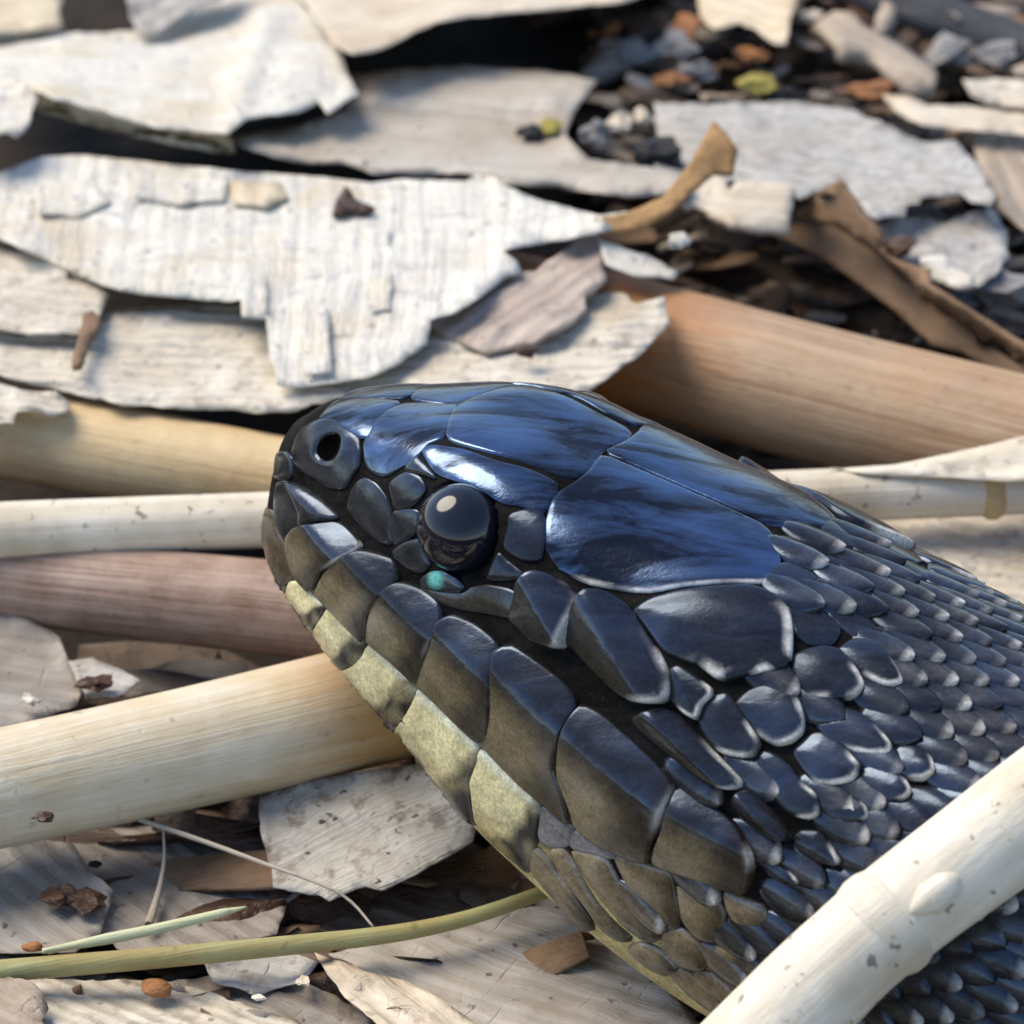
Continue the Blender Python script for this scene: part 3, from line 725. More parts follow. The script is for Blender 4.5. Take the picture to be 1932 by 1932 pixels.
stem("root_fibre", [(308, 1565, -.2), (311, 1620, -.4), (302, 1670, -.5), (292, 1710, -.5), (280, 1745, -.45)], [2, 3.5, 5, 8, 9], M['fibre'], "short root fibre widening towards the green sliver", "fibre", nseg=8, lump=.05)

# --- crumbs and seeds
for i, (u, v, h, r, mt, lb, ct) in enumerate([
    (1432, 160, .45, 24, 'yellowbit', "yellow lump on the dark soil", "lump"),
    (1275, 88, .4, 30, 'greybit', "larger grey soil lump near the cream leaf corner", "lump"),
    (1317, 133, .4, 24, 'greybit', "grey soil lump beside the yellow one", "lump"),
    (1292, 45, .45, 26, 'orangebit', "rusty orange bit on the grey soil lumps", "crumb"),
    (1425, 101, .5, 17, 'orangebit', "orange crumb just above the yellow lump", "crumb"),
    (1265, 147, .4, 20, 'orangebit', "reddish crumb between the grey soil lumps", "crumb"),
    (1530, 28, .55, 18, 'cream2', "small tan pebble at the wood chip's end", "pebble"),
    (1645, 172, .5, 26, 'orangebit', "brown flake behind the long pale strip", "crumb"),
    (1480, 178, .35, 26, 'blackbit', "black crumb at the grey leaf's rear edge", "crumb"),
    (1190, 100, .35, 34, 'greybit', "grey mouldy clod at the end of the long grey-tan leaf", "clod"),
    (1240, 285, 1.0, 42, 'blackbit', "large black lump added for the shade of the recess by the curled tip", "lump"),  # black lump stands in for the shade inside a recess
    (1165, 235, 1.0, 26, 'cream2', "cream crumb on the added black lump", "crumb"),
    (1215, 222, 1.0, 18, 'cream2', "smaller tan crumb beside the curled tip", "crumb"),
    (1118, 250, 1.0, 30, 'greybit', "dark grey clod beside the cream crumb", "clod"),
    (1040, 240, .98, 19, 'yellowbit', "mossy yellow crumb on the long grey-tan leaf", "crumb"),
    (1000, 250, .98, 20, 'blackbit', "black speck lump next to the mossy crumb", "crumb"),
    (1284, 455, 1.25, 16, 'whitebit', "tiny bright white flake in front of the black hollow", "flake"),
    (1690, 465, .95, 34, 'darkbit', "dark reddish lump in a hole of the crumbling grey leaf", "lump"),
    (1870, 540, .6, 40, 'greybit', "sooty grey clod at the edge of the crumbling grey leaf", "clod"),
    (1900, 610, .5, 44, 'blackbit', "black clod under the curled sheath's rim", "clod"),
    (1800, 95, .35, 40, 'greybit', "rough dark grey clod under the charred stick", "clod"),
    (1880, 100, .4, 34, 'greybit', "mottled grey clod next to the charred stick", "clod"),
    (294, 1864, -.45, 21, 'orangebit', "round orange seed below the green stem", "seed"),
    (62, 1786, -.35, 15, 'orangebit', "tiny orange seed at the sliver's blunt end", "seed"),
    (115, 1690, -.38, 30, 'darkbit', "brown lobed fungus blob on the pale grey leaf", "fungus"),
    (160, 1702, -.42, 32, 'darkbit', "flat dark brown disc beside the fungus blob", "fungus"),
    (179, 1630, -.5, 11, 'blackbit', "round black seed above the brown disc", "seed"),  # black bead stands in for the shade of a small hole
    (183, 1290, .2, 24, 'darkbit', "dark brown lump caught on the curled grey scrap", "lump"),
    (57, 1319, .18, 12, 'whitebit', "white speck on the rounded grey leaf", "speck"),
    (487, 1881, -.45, 9, 'whitebit', "tiny white speck by the pleated leaf", "speck"),
    (573, 1851, -.45, 13, 'cream2', "small tan pebble by the pleated leaf's tip", "pebble"),
    (996, 660, 1.32, 20, 'darkbit', "black angular speck on the wide pale leaf's torn end", "speck"),
    ]):
    sq = (1.2, 1.0, .35) if 'disc' in lb or 'blob' in lb else (1, 1, .75)
    crumb(lb.split()[-1] if False else {"lump": "soil_lump", "clod": "soil_clod"}.get(ct, ct), u, v, h, r, M[mt], lb, ct, seed=i * 1.7, squash=sq if sq[2] < .5 else tuple(rng.uniform((.9, .8, .4), (1.6, 1.3, .75))), rough=.75 if 'seed' not in ct else .3)
o_bit = crumb("bark_bit", 82, 1541, .38, 15, M['darkbit'], "small brown bark bit stuck on the thick pale stalk", "bark bit", squash=(1.3, .8, .5), seed=4)

# --- white reed in front, lying across the neck
fr_e = empty("reed_stalk", at(1598, 1798, 1.2))
tag(fr_e, "white knotted reed stalk lying across the snake's neck", "stalk")
FRONT = [(1150, 2270, -.3), (1400, 2012, .9), (1598, 1798, 1.75), (1800, 1640, 2.2), (2003, 1492, 2.6), (2200, 1350, 2.9)]
o, p, t, rr = stem("culm", FRONT, [112, 112, 100, 104, 110, 112], M['whitestalk'], None, lump=.02, nlen=130, nseg=40, seed=6, ext=(0, 5))
adopt(o, fr_e)
ring_on(p, t, rr, 1668, .16, 1.07, "node", M['whitestalk'], fr_e)
i = int(np.argmin(np.abs(to_px(p)[:, 0] - 1745)))
cc = p[i] - FWD * rr[i] * .93 - UPV * .02
V, Fc, *_ = stem_mesh([cc - t[i] * .22, cc - t[i] * .08 - FWD * .05, cc + t[i] * .1 - FWD * .03, cc + t[i] * .3 + FWD * .04], [.02, .13, .11, .015], nlen=24, nseg=16, lump=.05)
k = link_mesh("bud", V, Fc, M['whitestalk'], matrix=frame(cc, t[i])); adopt(k, fr_e)

# ------------------------------------------------------------------ the snake
PHI, PSI, ROL = math.radians(30), math.radians(7), math.radians(-6)
_h = np.array([math.cos(PHI), -math.sin(PHI), 0]); _z = np.array([0, 0, 1.])
ES = math.cos(PSI) * _h - math.sin(PSI) * _z
_ed = math.sin(PSI) * _h + math.cos(PSI) * _z
_el = np.array([-math.sin(PHI), -math.cos(PHI), 0])
ED = math.cos(ROL) * _ed + math.sin(ROL) * _el
EL = math.cos(ROL) * _el - math.sin(ROL) * _ed
ORG = EYE + pray(600, 800) * (DIST - 0.6) / DIST        # snout reference

# stations along the body: s, top, (crown edge l,d), (cheek l,d), (lip l,d), (lower jaw l,d), belly
ST = np.array([
 (-.30, -.50, .04, -.52, .06, -.60, .07, -.74, .06, -.90, -.96),
 (-.25, -.22, .12, -.28, .18, -.50, .19, -.78, .17, -1.05, -1.17),
 (-.10, .06, .22, -.01, .36, -.45, .36, -.84, .32, -1.17, -1.30),
 (.10, .25, .32, .18, .50, -.40, .52, -.92, .46, -1.27, -1.42),
 (.40, .41, .44, .32, .67, -.42, .69, -1.0, .60, -1.38, -1.52),
 (.90, .59, .60, .48, .90, -.42, .95, -1.08, .84, -1.50, -1.66),
 (1.4, .74, .78, .63, 1.08, -.42, 1.11, -1.09, 1.0, -1.66, -1.85),
 (1.95, .81, .92, .69, 1.26, -.45, 1.27, -1.10, 1.15, -1.83, -2.05),
 (2.55, .82, 1.03, .62, 1.46, -.52, 1.46, -1.20, 1.31, -2.08, -2.32),
 (3.2, .82, 1.10, .54, 1.64, -.60, 1.62, -1.34, 1.45, -2.25, -2.5),
 (4.1, .80, 1.06, .56, 1.80, -.60, 1.82, -1.50, 1.52, -2.52, -2.75),
 (5.0, .70, 1.02, .46, 1.84, -.55, 1.94, -1.45, 1.57, -2.68, -2.92),
 (6.3, .54, 1.0, .30, 1.76, -.42, 2.0, -1.40, 1.6, -2.65, -2.92),
 (8.5, .42, 1.0, .18, 1.76, -.48, 2.0, -1.40, 1.6, -2.55, -2.80),
 (12., .42, 1.0, .18, 1.76, -.48, 2.0, -1.40, 1.6, -2.45, -2.66),
 (16., .30, .95, .05, 1.66, -.55, 1.85, -1.35, 1.5, -2.35, -2.60),
 (19., -.3, .6, -.45, 1.05, -.8, 1.2, -1.35, 1.0, -2.2, -2.50),
 (20., -1.2, .1, -1.25, .2, -1.35, .2, -1.5, .2, -1.7, -1.80)])

def hermite(xs, Y, x):
    dx = np.diff(xs)[:, None]; sl = np.diff(Y, axis=0) / dx
    m = np.zeros_like(Y); m[1:-1] = (sl[:-1] * dx[1:] + sl[1:] * dx[:-1]) / (dx[1:] + dx[:-1]); m[0] = sl[0]; m[-1] = sl[-1]
    i = int(np.clip(np.searchsorted(xs, x) - 1, 0, len(xs) - 2)); hh = xs[i + 1] - xs[i]; t = (x - xs[i]) / hh
    return (2*t**3 - 3*t*t + 1) * Y[i] + (t**3 - 2*t*t + t) * hh * m[i] + (-2*t**3 + 3*t*t) * Y[i + 1] + (t**3 - t*t) * hh * m[i + 1]

def section(s, n):
    dt, lc, dc, lm, dm, ll, dl, lj, dj, db = hermite(ST[:, 0], ST[:, 1:], s)
    p = np.array([(0, dt), (lc, dc), (lm, dm), (ll, dl), (lj, dj), (0, db), (-lj, dj), (-ll, dl), (-lm, dm), (-lc, dc)])
    m = len(p); ch = (np.linalg.norm(np.roll(p, -1, 0) - p, axis=1) ** .6)[:, None]
    a = np.arange(n * 2) / (n * 2) * m; i = a.astype(int) % m; t = (a - a.astype(int))[:, None]
    p0, p1, p2, p3 = p[i - 1], p[i], p[(i + 1) % m], p[(i + 2) % m]
    c0, c1, c2 = ch[i - 1], ch[i], ch[(i + 1) % m]
    m1 = ((p1 - p0) / c0 * c1 + (p2 - p1) / c1 * c0) / (c0 + c1) * c1
    m2 = ((p2 - p1) / c1 * c2 + (p3 - p2) / c2 * c1) / (c1 + c2) * c1
    q = (2*t**3 - 3*t*t + 1) * p1 + (t**3 - 2*t*t + t) * m1 + (-2*t**3 + 3*t*t) * p2 + (t**3 - t*t) * m2
    return resample(q, n)            # equal steps round the girth, starting at the back's midline

def spine(s):
    if s <= 6.0: return ORG + ES * s, ES, EL, ED
    # past the neck the body swings to the right and levels out on the litter
    pos = ORG + ES * 6.0; k = 6.0; e = ES
    while k < s:
        st = min(.1, s - k); f = min((k - 6) / 6, 1.0); f = f * f * (3 - 2 * f)
        yaw = PHI + (math.radians(-8) - PHI) * f; pit = PSI * (1 - f)
        hh = np.array([math.cos(yaw), -math.sin(yaw), 0]); e = math.cos(pit) * hh - math.sin(pit) * _z
        pos = pos + e * st; k += st
    f = min((s - 6) / 6, 1.0); f = f * f * (3 - 2 * f); yaw = PHI + (math.radians(-8) - PHI) * f; pit = PSI * (1 - f); ro = ROL * (1 - f)
    hh = np.array([math.cos(yaw), -math.sin(yaw), 0])
    d0 = math.sin(pit) * hh + math.cos(pit) * _z; l0 = np.array([-math.sin(yaw), -math.cos(yaw), 0])
    return pos, e, math.cos(ro) * l0 - math.sin(ro) * d0, math.cos(ro) * d0 + math.sin(ro) * l0

SS = np.concatenate([np.linspace(-.3, .4, 40), np.linspace(.42, 9, 240), np.linspace(9.15, 20, 60)])
NA = 192
GV = np.zeros((len(SS), NA, 3)); GL = np.zeros((len(SS), NA, 2))
for i, s in enumerate(SS):
    q = section(s, NA); o_, e_, l_, d_ = spine(s)
    GL[i] = q
    GV[i] = o_ + np.outer(q[:, 0], l_) + np.outer(q[:, 1], d_)
def gidx(i, j): return i * NA + j % NA
base_faces = [[gidx(i, j), gidx(i, j + 1), gidx(i + 1, j + 1), gidx(i + 1, j)] for i in range(len(SS) - 1) for j in range(NA)]
base_faces = [f[::-1] for f in base_faces]
flatV = GV.reshape(-1, 3)
bvh = BVHTree.FromPolygons([Vector(v) for v in flatV], base_faces)
# grid normals
_ds = np.gradient(GV, axis=0); _da = (np.roll(GV, -1, 1) - np.roll(GV, 1, 1))
GN = np.cross(_da, _ds); GN /= np.linalg.norm(GN, axis=2)[:, :, None] + 1e-9
ctr = GV.mean(1, keepdims=True)
GN *= np.sign(((GV - ctr) * GN).sum(2).mean()) 

def surf(s, a):
    """bilinear point and normal of the skin at station s and girth fraction a (0 = midline of the back, + towards the near side)"""
    i = np.clip(np.searchsorted(SS, s) - 1, 0, len(SS) - 2); ti = np.clip((s - SS[i]) / (SS[i + 1] - SS[i]), 0, 1)[:, None]
    aj = (a % 1.0) * NA; j = aj.astype(int); tj = (aj - j)[:, None]; j0 = j % NA; j1 = (j + 1) % NA
    def bl(G): return (G[i, j0] * (1 - tj) + G[i, j1] * tj) * (1 - ti) + (G[i + 1, j0] * (1 - tj) + G[i + 1, j1] * tj) * ti
    n = bl(GN); return bl(GV), n / np.linalg.norm(n, axis=1)[:, None]

def loc(P):      # head coordinates
    q = P - ORG; return np.stack([q @ ES, q @ EL, q @ ED], -1)
def unloc(L3): return ORG + np.outer(L3[:, 0], ES) + np.outer(L3[:, 1], EL) + np.outer(L3[:, 2], ED)
def sol(u, v, l):
    r = pray(u, v); k = ((ORG - EYE) @ EL + l) / (r @ EL); return EYE + k * r

# --- skin materials
def skin_mat(name, rough, coat, spec, bump=.25, sc=16.0, tint=(.8, .87, 1.0), ior=1.6, fleck=.25, low=.12, dusty=.22):
    m = bpy.data.materials.new(name); m.use_nodes = True; t = m.node_tree; t.nodes.clear()
    out = N(t, "ShaderNodeOutputMaterial"); p = N(t, "ShaderNodeBsdfPrincipled"); t.links.new(p.outputs[0], out.inputs[0])
    at_ = N(t, "ShaderNodeAttribute", attribute_name="Col")
    tc = N(t, "ShaderNodeTexCoord"); mp = N(t, "ShaderNodeMapping"); mp.inputs["Scale"].default_value = (100, 100, 100)
    t.links.new(tc.outputs["Object"], mp.inputs[0])
    rt = N(t, "ShaderNodeMapping"); rt.inputs["Rotation"].default_value = (0, 0, PHI); rt.inputs["Scale"].default_value = (.28, 1, 1)
    t.links.new(mp.outputs[0], rt.inputs[0])
    n1 = N(t, "ShaderNodeTexNoise", Scale=6.0, Detail=5.0, Roughness=.65); t.links.new(rt.outputs[0], n1.inputs["Vector"])
    n2 = N(t, "ShaderNodeTexNoise", Scale=sc * 2, Detail=3.0); t.links.new(mp.outputs[0], n2.inputs["Vector"])
    v = ramp(t, n1.outputs[0], [(.3, .62), (.7, 1.3)])
    c = mixc(t, 1.0, at_.outputs["Color"], v, 'MULTIPLY')
    n3 = N(t, "ShaderNodeTexNoise", Scale=9.0, Detail=4.0, Roughness=.7); t.links.new(mp.outputs[0], n3.inputs["Vector"])
    dust = ramp(t, n3.outputs[0], [(.60, 0.0), (.76, dusty)])
    c = mixc(t, dust, c, (.11, .10, .085))
    n7 = N(t, "ShaderNodeTexNoise", Scale=30.0, Detail=3.0, Roughness=.8); t.links.new(mp.outputs[0], n7.inputs["Vector"])
    c = mixc(t, 1.0, c, ramp(t, n7.outputs[0], [(.3, .6), (.7, 1.35)]), 'MULTIPLY')
    n6 = N(t, "ShaderNodeTexNoise", Scale=11.0, Detail=4.0, Roughness=.7); t.links.new(mp.outputs[0], n6.inputs["Vector"])
    c = mixc(t, ramp(t, n6.outputs[0], [(.755, 0.0), (.80, fleck)]), c, (.55, .6, .66))
    t.links.new(c, p.inputs["Base Color"])
    rr_ = math_n(t, 'ADD', math_n(t, 'MULTIPLY_ADD', n1.outputs[0], .22, rough - .11), math_n(t, 'MULTIPLY', n3.outputs[0], .08))
    t.links.new(rr_, p.inputs["Roughness"])
    ns = N(t, "ShaderNodeTexNoise", Scale=2.6, Detail=5.0, Roughness=.62, Distortion=.6); t.links.new(rt.outputs[0], ns.inputs["Vector"])
    t.links.new(ramp(t, ns.outputs[0], [(.43, spec * low), (.62, spec)]), p.inputs["Specular IOR Level"])
    p.inputs["Specular Tint"].default_value = (*tint, 1); p.inputs["IOR"].default_value = ior
    p.inputs["Coat Weight"].default_value = coat; p.inputs["Coat Roughness"].default_value = .12
    hs = math_n(t, 'MULTIPLY_ADD', ns.outputs[0], 2.2, math_n(t, 'MULTIPLY_ADD', n2.outputs[0], .3, n1.outputs[0]))
    b = N(t, "ShaderNodeBump", Strength=bump, Distance=.0002); t.links.new(hs, b.inputs["Height"]); t.links.new(b.outputs[0], p.inputs["Normal"])
    return m
MS = skin_mat("snake_scale", .16, .0, .72, bump=.12, tint=(.56, .72, 1.0), ior=1.65, low=.35, dusty=.05)
MC = skin_mat("snake_crown_scale", .15, .0, 1.0, bump=.16, tint=(.42, .62, 1.0), ior=2.1, fleck=.7, low=.06, dusty=.12)
MK = skin_mat("snake_skin", .75, .0, .12, bump=.6)
ME = bpy.data.materials.new("snake_eye"); ME.use_nodes = True
pe = ME.node_tree.nodes["Principled BSDF"]; pe.inputs["Base Color"].default_value = (.008, .009, .015, 1)
pe.inputs["Roughness"].default_value = .10; pe.inputs["IOR"].default_value = 1.45; pe.inputs["Coat Weight"].default_value = 0.15; pe.inputs["Coat Roughness"].default_value = .02

BLK = np.array([.012, .012, .014]); OLV = np.array([.115, .09, .045]); TAN = np.array([.60, .53, .29]); PALE = np.array([.62, .60, .55])
BROWN = np.array([.05, .036, .024])

snake_loc = np.array(ORG + ES * 5 - ED * 2.9)
SN = empty("snake", snake_loc)
tag(SN, "dark blue-black water snake with banded olive lips resting among dead reeds", "snake")

# --- base skin with the eye and nostril pits
EYE_PX = (870, 995); EYE_L = 1.05; EYE_R = .36
eyeC = sol(*EYE_PX, EYE_L); eyeL = loc(eyeC[None])[0]
nosP, nosN, *_ = bvh.ray_cast(Vector(EYE), Vector(pray(*z('1', [(590, 665)])[0])).normalized()); nosL = loc(np.array(nosP)[None])[0]
dV = flatV.copy(); lv = loc(dV)
gl = GL.reshape(-1, 2); gs_ = np.repeat(SS, NA)
headm = gs_ < 6
def pit(c, r, depth):
    global dV
    for sgn in (1, -1):
        cc_ = c * np.array([1, sgn, 1]); d = np.sqrt((lv[:, 0] - cc_[0]) ** 2 + (lv[:, 2] - cc_[2]) ** 2)
        w = np.clip(1 - (d / r) ** 4, 0, 1) * headm * (np.sign(lv[:, 1]) == sgn) * (np.abs(lv[:, 1]) > .12)
        dV = dV - np.outer(w * depth * sgn, EL)
pit(eyeL + np.array([.02, 0, 0]), .365, .34); pit(nosL, .10, .2)
cols = np.zeros((len(dV), 3))
tt = np.clip((gl[:, 1] + 2.2 - .0 * gs_) / 1.1, 0, 1)          # by height on the flank
belly = np.interp(gs_, [-.3, 1, 2, 3, 4, 5, 8, 20], [-1.15, -1.4, -1.55, -1.8, -1.95, -2.05, -2.1, -2.1])
k = np.clip((gl[:, 1] - belly) / .25, 0, 1)[:, None]
cols = np.array([.52, .42, .20]) * (1 - k) + np.array([.009, .008, .007]) * k
dn = np.sqrt((lv[:, 0] - nosL[0]) ** 2 + (lv[:, 2] - nosL[2]) ** 2); cols[(dn < .17) & headm] = (.001, .001, .001)  # inner shade of the nostril painted black on the skin
de = np.sqrt((lv[:, 0] - eyeL[0]) ** 2 + (lv[:, 2] - eyeL[2]) ** 2); cols[(de < .40) & headm] = (.008, .007, .007)
capf = base_faces + [[gidx(0, j) for j in range(NA)], [gidx(len(SS) - 1, j) for j in range(NA)][::-1]]
link_mesh("body", dV, capf, MK, parent=SN, cols=cols)

# --- eyes
def eye(sgn):
    c = unloc((eyeL * np.array([1, sgn * (1 if sgn > 0 else .9), 1]))[None])[0]
    bm = bmesh.new(); bmesh.ops.create_uvsphere(bm, u_segments=48, v_segments=32, radius=EYE_R)
    V = [c + np.array(v.co) for v in bm.verts]; Fc = [[x.index for x in f.verts] for f in bm.faces]; bm.free()
    return link_mesh("eye", V, Fc, ME, parent=SN)
eye(1); eye(-1)

def mkscale(name, P, Nn, f, rings, n, H, col, lift=.0, mirror=True, tilt=None):
    """P: surface points ring by ring (outer first), f: 0 at the border .. 1 inside"""
    V = P + Nn * (lift + H * f)[:, None]
    if tilt is not None: V = V + Nn * tilt[:, None]
    skirt = P[:n] - Nn[:n] * .05
    V = np.vstack([skirt, V]); C = np.vstack([col[:n] * .5, col])  # skirt colour halved to paint shade under the scale's rim
    Fc = []
    for r in range(rings):
        for j in range(n):
            k2 = (j + 1) % n
            Fc.append([r * n + j, r * n + k2, (r + 1) * n + k2, (r + 1) * n + j])
    Fc.append([rings * n + j for j in range(n)])
    a, b, c = V[Fc[-2][0]], V[Fc[-2][1]], V[Fc[-2][2]]
    if np.cross(b - a, c - a) @ Nn[-1] < 0: Fc = [q[::-1] for q in Fc]
    mt = MC if name == 'crown_scale' else MS
    link_mesh(name, V, Fc, mt, parent=SN, cols=C)
    if mirror:
        m = loc(V); m[:, 1] *= -1
        link_mesh(name, unloc(m), [q[::-1] for q in Fc], mt, parent=SN, cols=C)

RT = np.array([1.0, .975, .94, .89, .82, .74, .65, .55, .44, .32, .2, .08])
def cast(pts):
    P = np.zeros((len(pts), 3)); Q = np.zeros((len(pts), 3)); ok = np.ones(len(pts), bool)
    for i, (u, v) in enumerate(pts):
        r = Vector(pray(u, v)).normalized()
        h, nn, idx, dd = bvh.ray_cast(Vector(EYE), r)
        if h is None:
            h2, nn, idx, dd = bvh.find_nearest(Vector(EYE) + r * (DIST - 1.5)); h = h2
        P[i] = h
        si, aj = divmod(idx, NA); q = GN[si, aj] + GN[min(si + 1, len(SS) - 1), (aj + 1) % NA]; Q[i] = q / np.linalg.norm(q)
    return P, Q, ok
def inset(b, d):
    n = len(b); t = np.roll(b, -1, 0) - np.roll(b, 1, 0); t /= np.linalg.norm(t, axis=1)[:, None] + 1e-9
    area = .5 * (b[:, 0] * np.roll(b[:, 1], -1) - np.roll(b[:, 0], -1) * b[:, 1]).sum()
    nn = np.stack([-t[:, 1], t[:, 0]], 1) * (1 if area > 0 else -1)
    return b + nn * d

def catmull(p, per=6):
    p = np.asarray(p, float); t = (np.arange(per) / per)[:, None]; out = []
    for i in range(len(p)):
        p0, p1, p2, p3 = p[i - 1], p[i], p[(i + 1) % len(p)], p[(i + 2) % len(p)]
        k = .32; m1 = (p2 - p0) * k; m2 = (p3 - p1) * k
        out.append((2*t**3 - 3*t*t + 1) * p1 + (t**3 - 2*t*t + t) * m1 + (-2*t**3 + 3*t*t) * p2 + (t**3 - t*t) * m2)
    return np.vstack(out)
TRACED = []
def palette(kind, x, y, f, e):
    """x: 0 front .. 1 rear within the scale, y: 0 top .. 1 bottom, f: 0 rim .. 1 middle, e: noise"""
    n = len(x); c = np.zeros((n, 3))
    if kind == 'crown': c[:] = np.array([.007, .009, .017])
    elif kind == 'side': c[:] = np.array([.014, .014, .016])
    elif kind == 'temporal':
        c[:] = np.array([.014, .014, .016]); k = np.clip((x - .55 + .35 * (y - .5)) / .2, 0, 1) * np.clip((.28 - f) / .14, 0, 1) * np.clip(e * 3.6 - 1.1, 0, 1)
        c = c + (PALE - c) * k[:, None] * .9
    elif kind == 'dark': c[:] = np.array([.032, .026, .019])
    elif kind == 'cheek':
        k = np.clip((y - .45) / .15, 0, 1)[:, None]; c = np.array([.014, .014, .016]) * (1 - k) + np.array([.02, .016, .011]) * k
        g_ = np.clip((.22 - f) / .2, 0, 1) * np.clip((x - .55) / .2, 0, 1) * np.clip((.62 - y) / .15, 0, 1) * np.clip(e * 2.4 - .4, 0, 1); c = c + (PALE - c) * g_[:, None]
    elif kind == 'upper':
        k = np.clip((y - .33) / .3, 0, 1)[:, None]; c = np.array([.015, .014, .014]) * (1 - k) + np.array([.17, .132, .072]) * k
        r = (np.clip((x - .55) / .22, 0, 1) * .85)[:, None]; c = c * (1 - r) + np.array([.018, .014, .011]) * r
        g_ = np.clip((.18 - f) / .18, 0, 1) * np.clip((x - .8) / .1, 0, 1) * np.clip((.55 - y) / .2, 0, 1); c = c + (PALE - c) * (g_ * .7)[:, None]
    elif kind == 'upfront':
        k = np.clip((y - .5) / .3, 0, 1)[:, None]; c = np.array([.026, .025, .027]) * (1 - k) + np.array([.055, .042, .026]) * k
    elif kind == 'lower':
        c[:] = TAN; k = np.clip((y - .55) / .4, 0, 1)[:, None]; c = c * (1 - k) + np.array([.42, .31, .14]) * k
        r = (np.clip((x - .58 - .14 * (e - .5)) / .10, 0, 1) * np.clip(.55 + .8 * e, 0, 1))[:, None]; c = c * (1 - r) + np.array([.022, .016, .013]) * r
        lip = np.clip((.2 - y) / .1, 0, 1)[:, None] * (1 - r); c = c * (1 - lip) + np.array([.66, .65, .48]) * lip
    elif kind == 'lowfront': c[:] = np.array([.07, .055, .03])
    elif kind == 'throat':
        c[:] = np.array([.17, .13, .07]); k = np.clip((x - .55) / .3, 0, 1)[:, None]; c = c * (1 - k * .65)
        g_ = np.clip((.12 - f) / .12, 0, 1) * np.clip((.4 - y) / .2, 0, 1) * np.clip(e * 2 - .4, 0, 1); c = c + (np.array([.3, .27, .24]) - c) * (g_ * .8)[:, None]
    elif kind == 'greylip': c[:] = np.array([.16, .15, .15])
    return c

